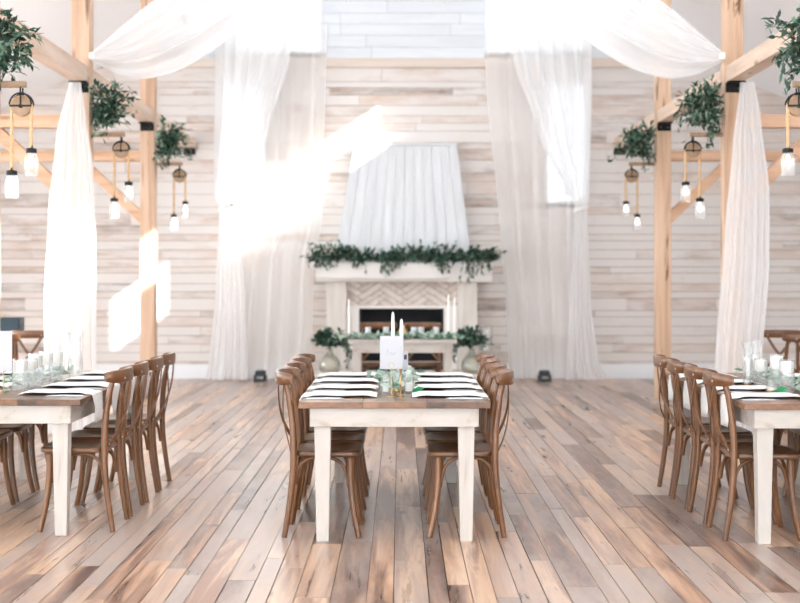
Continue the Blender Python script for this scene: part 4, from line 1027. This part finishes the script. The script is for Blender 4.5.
runner('eucalyptus_garland', 'eucalyptus garland along the front of the small white table', [(px(340, SY + .12), SY + .12, ZT0), (px(370, SY + .1), SY + .10, ZT0), (px(402, SY + .12), SY + .12, ZT0), (px(435, SY + .1), SY + .10, ZT0), (px(459, SY + .12), SY + .12, ZT0)], 400, M_EUC, 0.06, 0.042, 0.045, (0.004, 0.055), table_boxes(SB) + [(px(402.5, SY) - 0.62, px(402.5, SY) + 0.62, SY - 0.01, SY + 0.64, 0.2, ZT0 + 0.002)])

# vases and lantern on the hearth
def big_vase(x, y, label, glabel, gap_boxes, hang):
    v = empty('bottle_vase', (x, y, 0.152)); tag(v, label, 'vase', 'glass bottle vases on the hearth')
    pr_ = [(0, 0), (0.09, 0.0), (0.13, 0.03), (0.145, 0.09), (0.135, 0.155), (0.09, 0.22), (0.048, 0.27), (0.042, 0.315), (0.052, 0.33)]
    m_ = MB(); m_.lathe(pr_ + [(r - 0.004, z) for r, z in pr_[::-1][:-1]], 28, cap=False); m_.build('glass', M_BOTTLE, v, smooth=True)
    g = empty('hanging_branches', (x, y, 0.152)); tag(g, glabel, 'greenery', 'green branches in the hearth vases')
    lm, sm = MB(), MB(); bxs = [(-0.16, 0.16, -0.16, 0.16, 0.0, 0.338)] + [(a - x, b - x, c - y, d - y, e - 0.152, f - 0.152) for a, b, c, d, e, f in gap_boxes]
    for i in range(46):
        p = Vector((rng.gauss(0, .006), rng.gauss(0, .006), 0.28)); d = Vector((rng.gauss(hang * 0.15, 0.6), rng.gauss(-0.3, 0.3), rng.uniform(0.0, 0.8))).normalized(); l = rng.uniform(0.10, 0.27)
        a = Vector((p.x, p.y, 0.36)); e = a + d * l
        path = bez([p, a, a.lerp(e, 0.6) + Vector((0, 0, 0.03)), e], 12)
        sm.tube(path[:6], 0.003, 5)
        sprig(lm, sm, path[4:], 14, 0.085, 0.04, bxs, 0.003)
    for i in range(6):      # arching sprays to the side
        a = Vector((0, 0, 0.36)); m1 = a + Vector((hang * rng.uniform(0.12, 0.2), -0.17, 0.06)); e = a + Vector((hang * rng.uniform(0.2, 0.34), -0.2 + rng.gauss(0, .03), -rng.uniform(0.08, 0.3)))
        sprig(lm, sm, bez([a, m1, m1.lerp(e, 0.5) + Vector((hang * .03, 0, 0.02)), e], 12), 14, 0.07, 0.028, bxs, 0.003)
    lm.build('leaves', M_LEAF, g); sm.build('stem', M_STEM, g)
VY = 17.86
hb = [(FX - 1.08, FX + 1.05, WALL - 0.57, WALL, 0.1, 1.4)]
big_vase(px(329.5, VY), VY, 'round smoky glass bottle vase left of the fireplace', 'dark green branches in the left hearth vase', hb, 1)
big_vase(px(472, VY), VY, 'round smoky glass bottle vase right of the fireplace', 'dark green branches in the right hearth vase', hb + [(1.02, 1.3, 17.9, 18.2, 0.1, 0.85)], -1)
hl = empty('candle_lantern', (px(484.5, 17.86 + 0.2), 17.86 + 0.2, 0.152)); hl.location.x += 0.02
tag(hl, 'tall footed glass lantern with a white pillar candle by the right hearth vase', 'lantern')
m_ = MB(); m_.lathe([(0, 0), (0.065, 0), (0.065, 0.008), (0.012, 0.02), (0.012, 0.27), (0.08, 0.285), (0.08, 0.292), (0, 0.292)], 20); m_.build('foot', M_GLASS, hl, smooth=True)
m_ = MB(); m_.lathe([(0.078, 0.293), (0.085, 0.40), (0.085, 0.60), (0.082, 0.60), (0.082, 0.40), (0.075, 0.293)], 24, cap=False); m_.build('glass', M_GLASS, hl, smooth=True)
m_ = MB(); m_.lathe([(0, 0.294), (0.03, 0.294), (0.03, 0.56), (0.02, 0.563), (0, 0.56)], 18); m_.build('candle', M_WAX, hl, smooth=True)

# ------------------------------------------------------------------ uplights, speaker, chairs at the back
for xx, lab in ((260.5, 'small black uplight on the floor below the left curtains'), (544.5, 'small black uplight on the floor below the right curtains')):
    u = empty('uplight', (px(xx, 18.25), 18.25, 0)); tag(u, lab, 'uplight', 'black uplights under the curtains')
    m_ = MB(); m_.box(-0.07, 0.07, -0.07, 0.07, 0.012, 0.155); ho = m_.build('housing', M_LAMPBLK, u, bevel=0.012)
    m_ = MB(); m_.lathe([(0, 0.0), (0.05, 0.0), (0.055, 0.005), (0.05, 0.012), (0, 0.01)], 18, (0, 0, 0.1565)); m_.build('lens', M_LENS, ho, smooth=True)
    m_ = MB(); m_.box(-0.045, 0.045, -0.076, -0.0705, 0.05, 0.085); m_.build('display', M_LENS, u)
    for sx in (-1, 1):
        m_ = MB(); m_.box(sx * 0.085 - 0.006, sx * 0.085 + 0.006, -0.03, 0.03, 0, 0.1); m_.build('side_bracket', M_LAMPBLK, u, bevel=0.002)
sp = empty('loudspeaker', (px(11, 14.6), 14.6, 0)); tag(sp, 'dark blue grey loudspeaker on a stand behind the left table', 'loudspeaker')
za, zb2 = pz(332, 14.6), pz(317.5, 14.6)
m_ = MB(); m_.box(-0.12, 0.12, -0.1, 0.1, za, zb2); cab = m_.build('cabinet', M_SPEAKER, sp, bevel=0.012)
m_ = MB(); m_.box(-0.105, 0.105, -0.106, -0.1005, za + 0.015, zb2 - 0.015); m_.build('grille', simple('speaker cloth', lin(62, 78, 88), 0.9), cab)
m_ = MB(); m_.tube([(0, 0, 0.3), (0, 0, za)], 0.016, 10); m_.build('pole', M_LAMPBLK, sp, smooth=True)
for i in range(3):
    a = 2 * PI * i / 3 + 0.4
    m_ = MB(); m_.tube([(0.016 * math.cos(a), 0.016 * math.sin(a), 0.42), (0.3 * math.cos(a), 0.3 * math.sin(a), 0.012)], 0.011, 8); m_.build('leg', M_LAMPBLK, sp, smooth=True)
chair(px(37, 13.4), 13.4, PI / 2, 'brown cross-back chair by the left drape beyond the left table', 'spare chairs at the back of the side aisles')
chair(px(-6, 12.5), 12.5, PI / 2 + 0.35, 'brown cross-back chair at the left photo edge below the loudspeaker', 'spare chairs at the back of the side aisles')
chair(px(775, 13.5), 13.5, PI / 2 - 0.1, 'brown cross-back chair right of the right drape beyond the right table', 'spare chairs at the back of the side aisles')
chair(px(797, 12.6), 12.6, PI / 2 + 0.1, 'brown cross-back chair at the right photo edge beyond the right table', 'spare chairs at the back of the side aisles')

# ------------------------------------------------------------------ light
w = bpy.data.worlds.new('World'); scn.world = w; w.use_nodes = True
nt = w.node_tree; bg = nt.nodes['Background']
bg.inputs[0].default_value = (0.94, 0.97, 1.0, 1); bg.inputs[1].default_value = 4.7
sl = bpy.data.lights.new('sun', 'SUN'); sl.energy = 23; sl.angle = R(0.6); sl.color = (1.0, 0.98, 0.95)
so = bpy.data.objects.new('sun', sl); COL.objects.link(so)
d = Vector((-1, 1.0, -0.69)).normalized(); so.rotation_euler = d.to_track_quat('-Z', 'Y').to_euler(); so.location = (12, -6, 14)
def portal(name, loc, rot, sx, sy):
    l = bpy.data.lights.new(name, 'AREA'); l.shape = 'RECTANGLE'; l.size = sx; l.size_y = sy; l.cycles.is_portal = True
    o = bpy.data.objects.new(name, l); COL.objects.link(o); o.location = loc; o.rotation_euler = rot
for (a, b, c, d_) in left_holes: portal('daylight_portal', (-SIDE - 0.13, (a + b) / 2, (c + d_) / 2), (0, R(-90), 0), d_ - c, b - a)
for (a, b, c, d_) in fh: portal('daylight_portal', ((a + b) / 2, FRONT - 0.12, (c + d_) / 2), (R(90), 0, 0), b - a, d_ - c)
for (a, b, c, d_) in [(y, y + 2.3, 5.3, 6.05) for y in (-2.4, 0.9, 4.2, 7.5, 10.8, 14.2)]: portal('daylight_portal', (X0 - 3.12, (a + b) / 2, (c + d_) / 2), (0, R(-90), 0), d_ - c, b - a)
for (a, b, c, d_) in SUNWIN: portal('daylight_portal', (X0 + 3.12, (a + b) / 2, (c + d_) / 2), (0, R(90), 0), d_ - c, b - a)

# ------------------------------------------------------------------ camera
cd = bpy.data.cameras.new('camera'); cam = bpy.data.objects.new('camera', cd); COL.objects.link(cam)
cam.location = (0, 0, 1.44); cam.rotation_euler = (R(90), 0, 0)
cd.sensor_width = 36; cd.lens = 1360 / 800 * 36; cd.shift_y = -(301.5 - 275) / 800
cd.dof.use_dof = True; cd.dof.focus_distance = 7.6; cd.dof.aperture_fstop = 2.2
scn.camera = cam
scn.view_settings.view_transform = 'Standard'; scn.view_settings.look = 'None'; scn.view_settings.gamma = 1.0; scn.view_settings.use_curve_mapping = False
scn.view_settings.exposure = 1.14
c_ = scn.cycles
c_.use_denoising = True; c_.max_bounces = 10; c_.diffuse_bounces = 6; c_.glossy_bounces = 4; c_.transparent_max_bounces = 24; c_.sample_clamp_indirect = 8.0
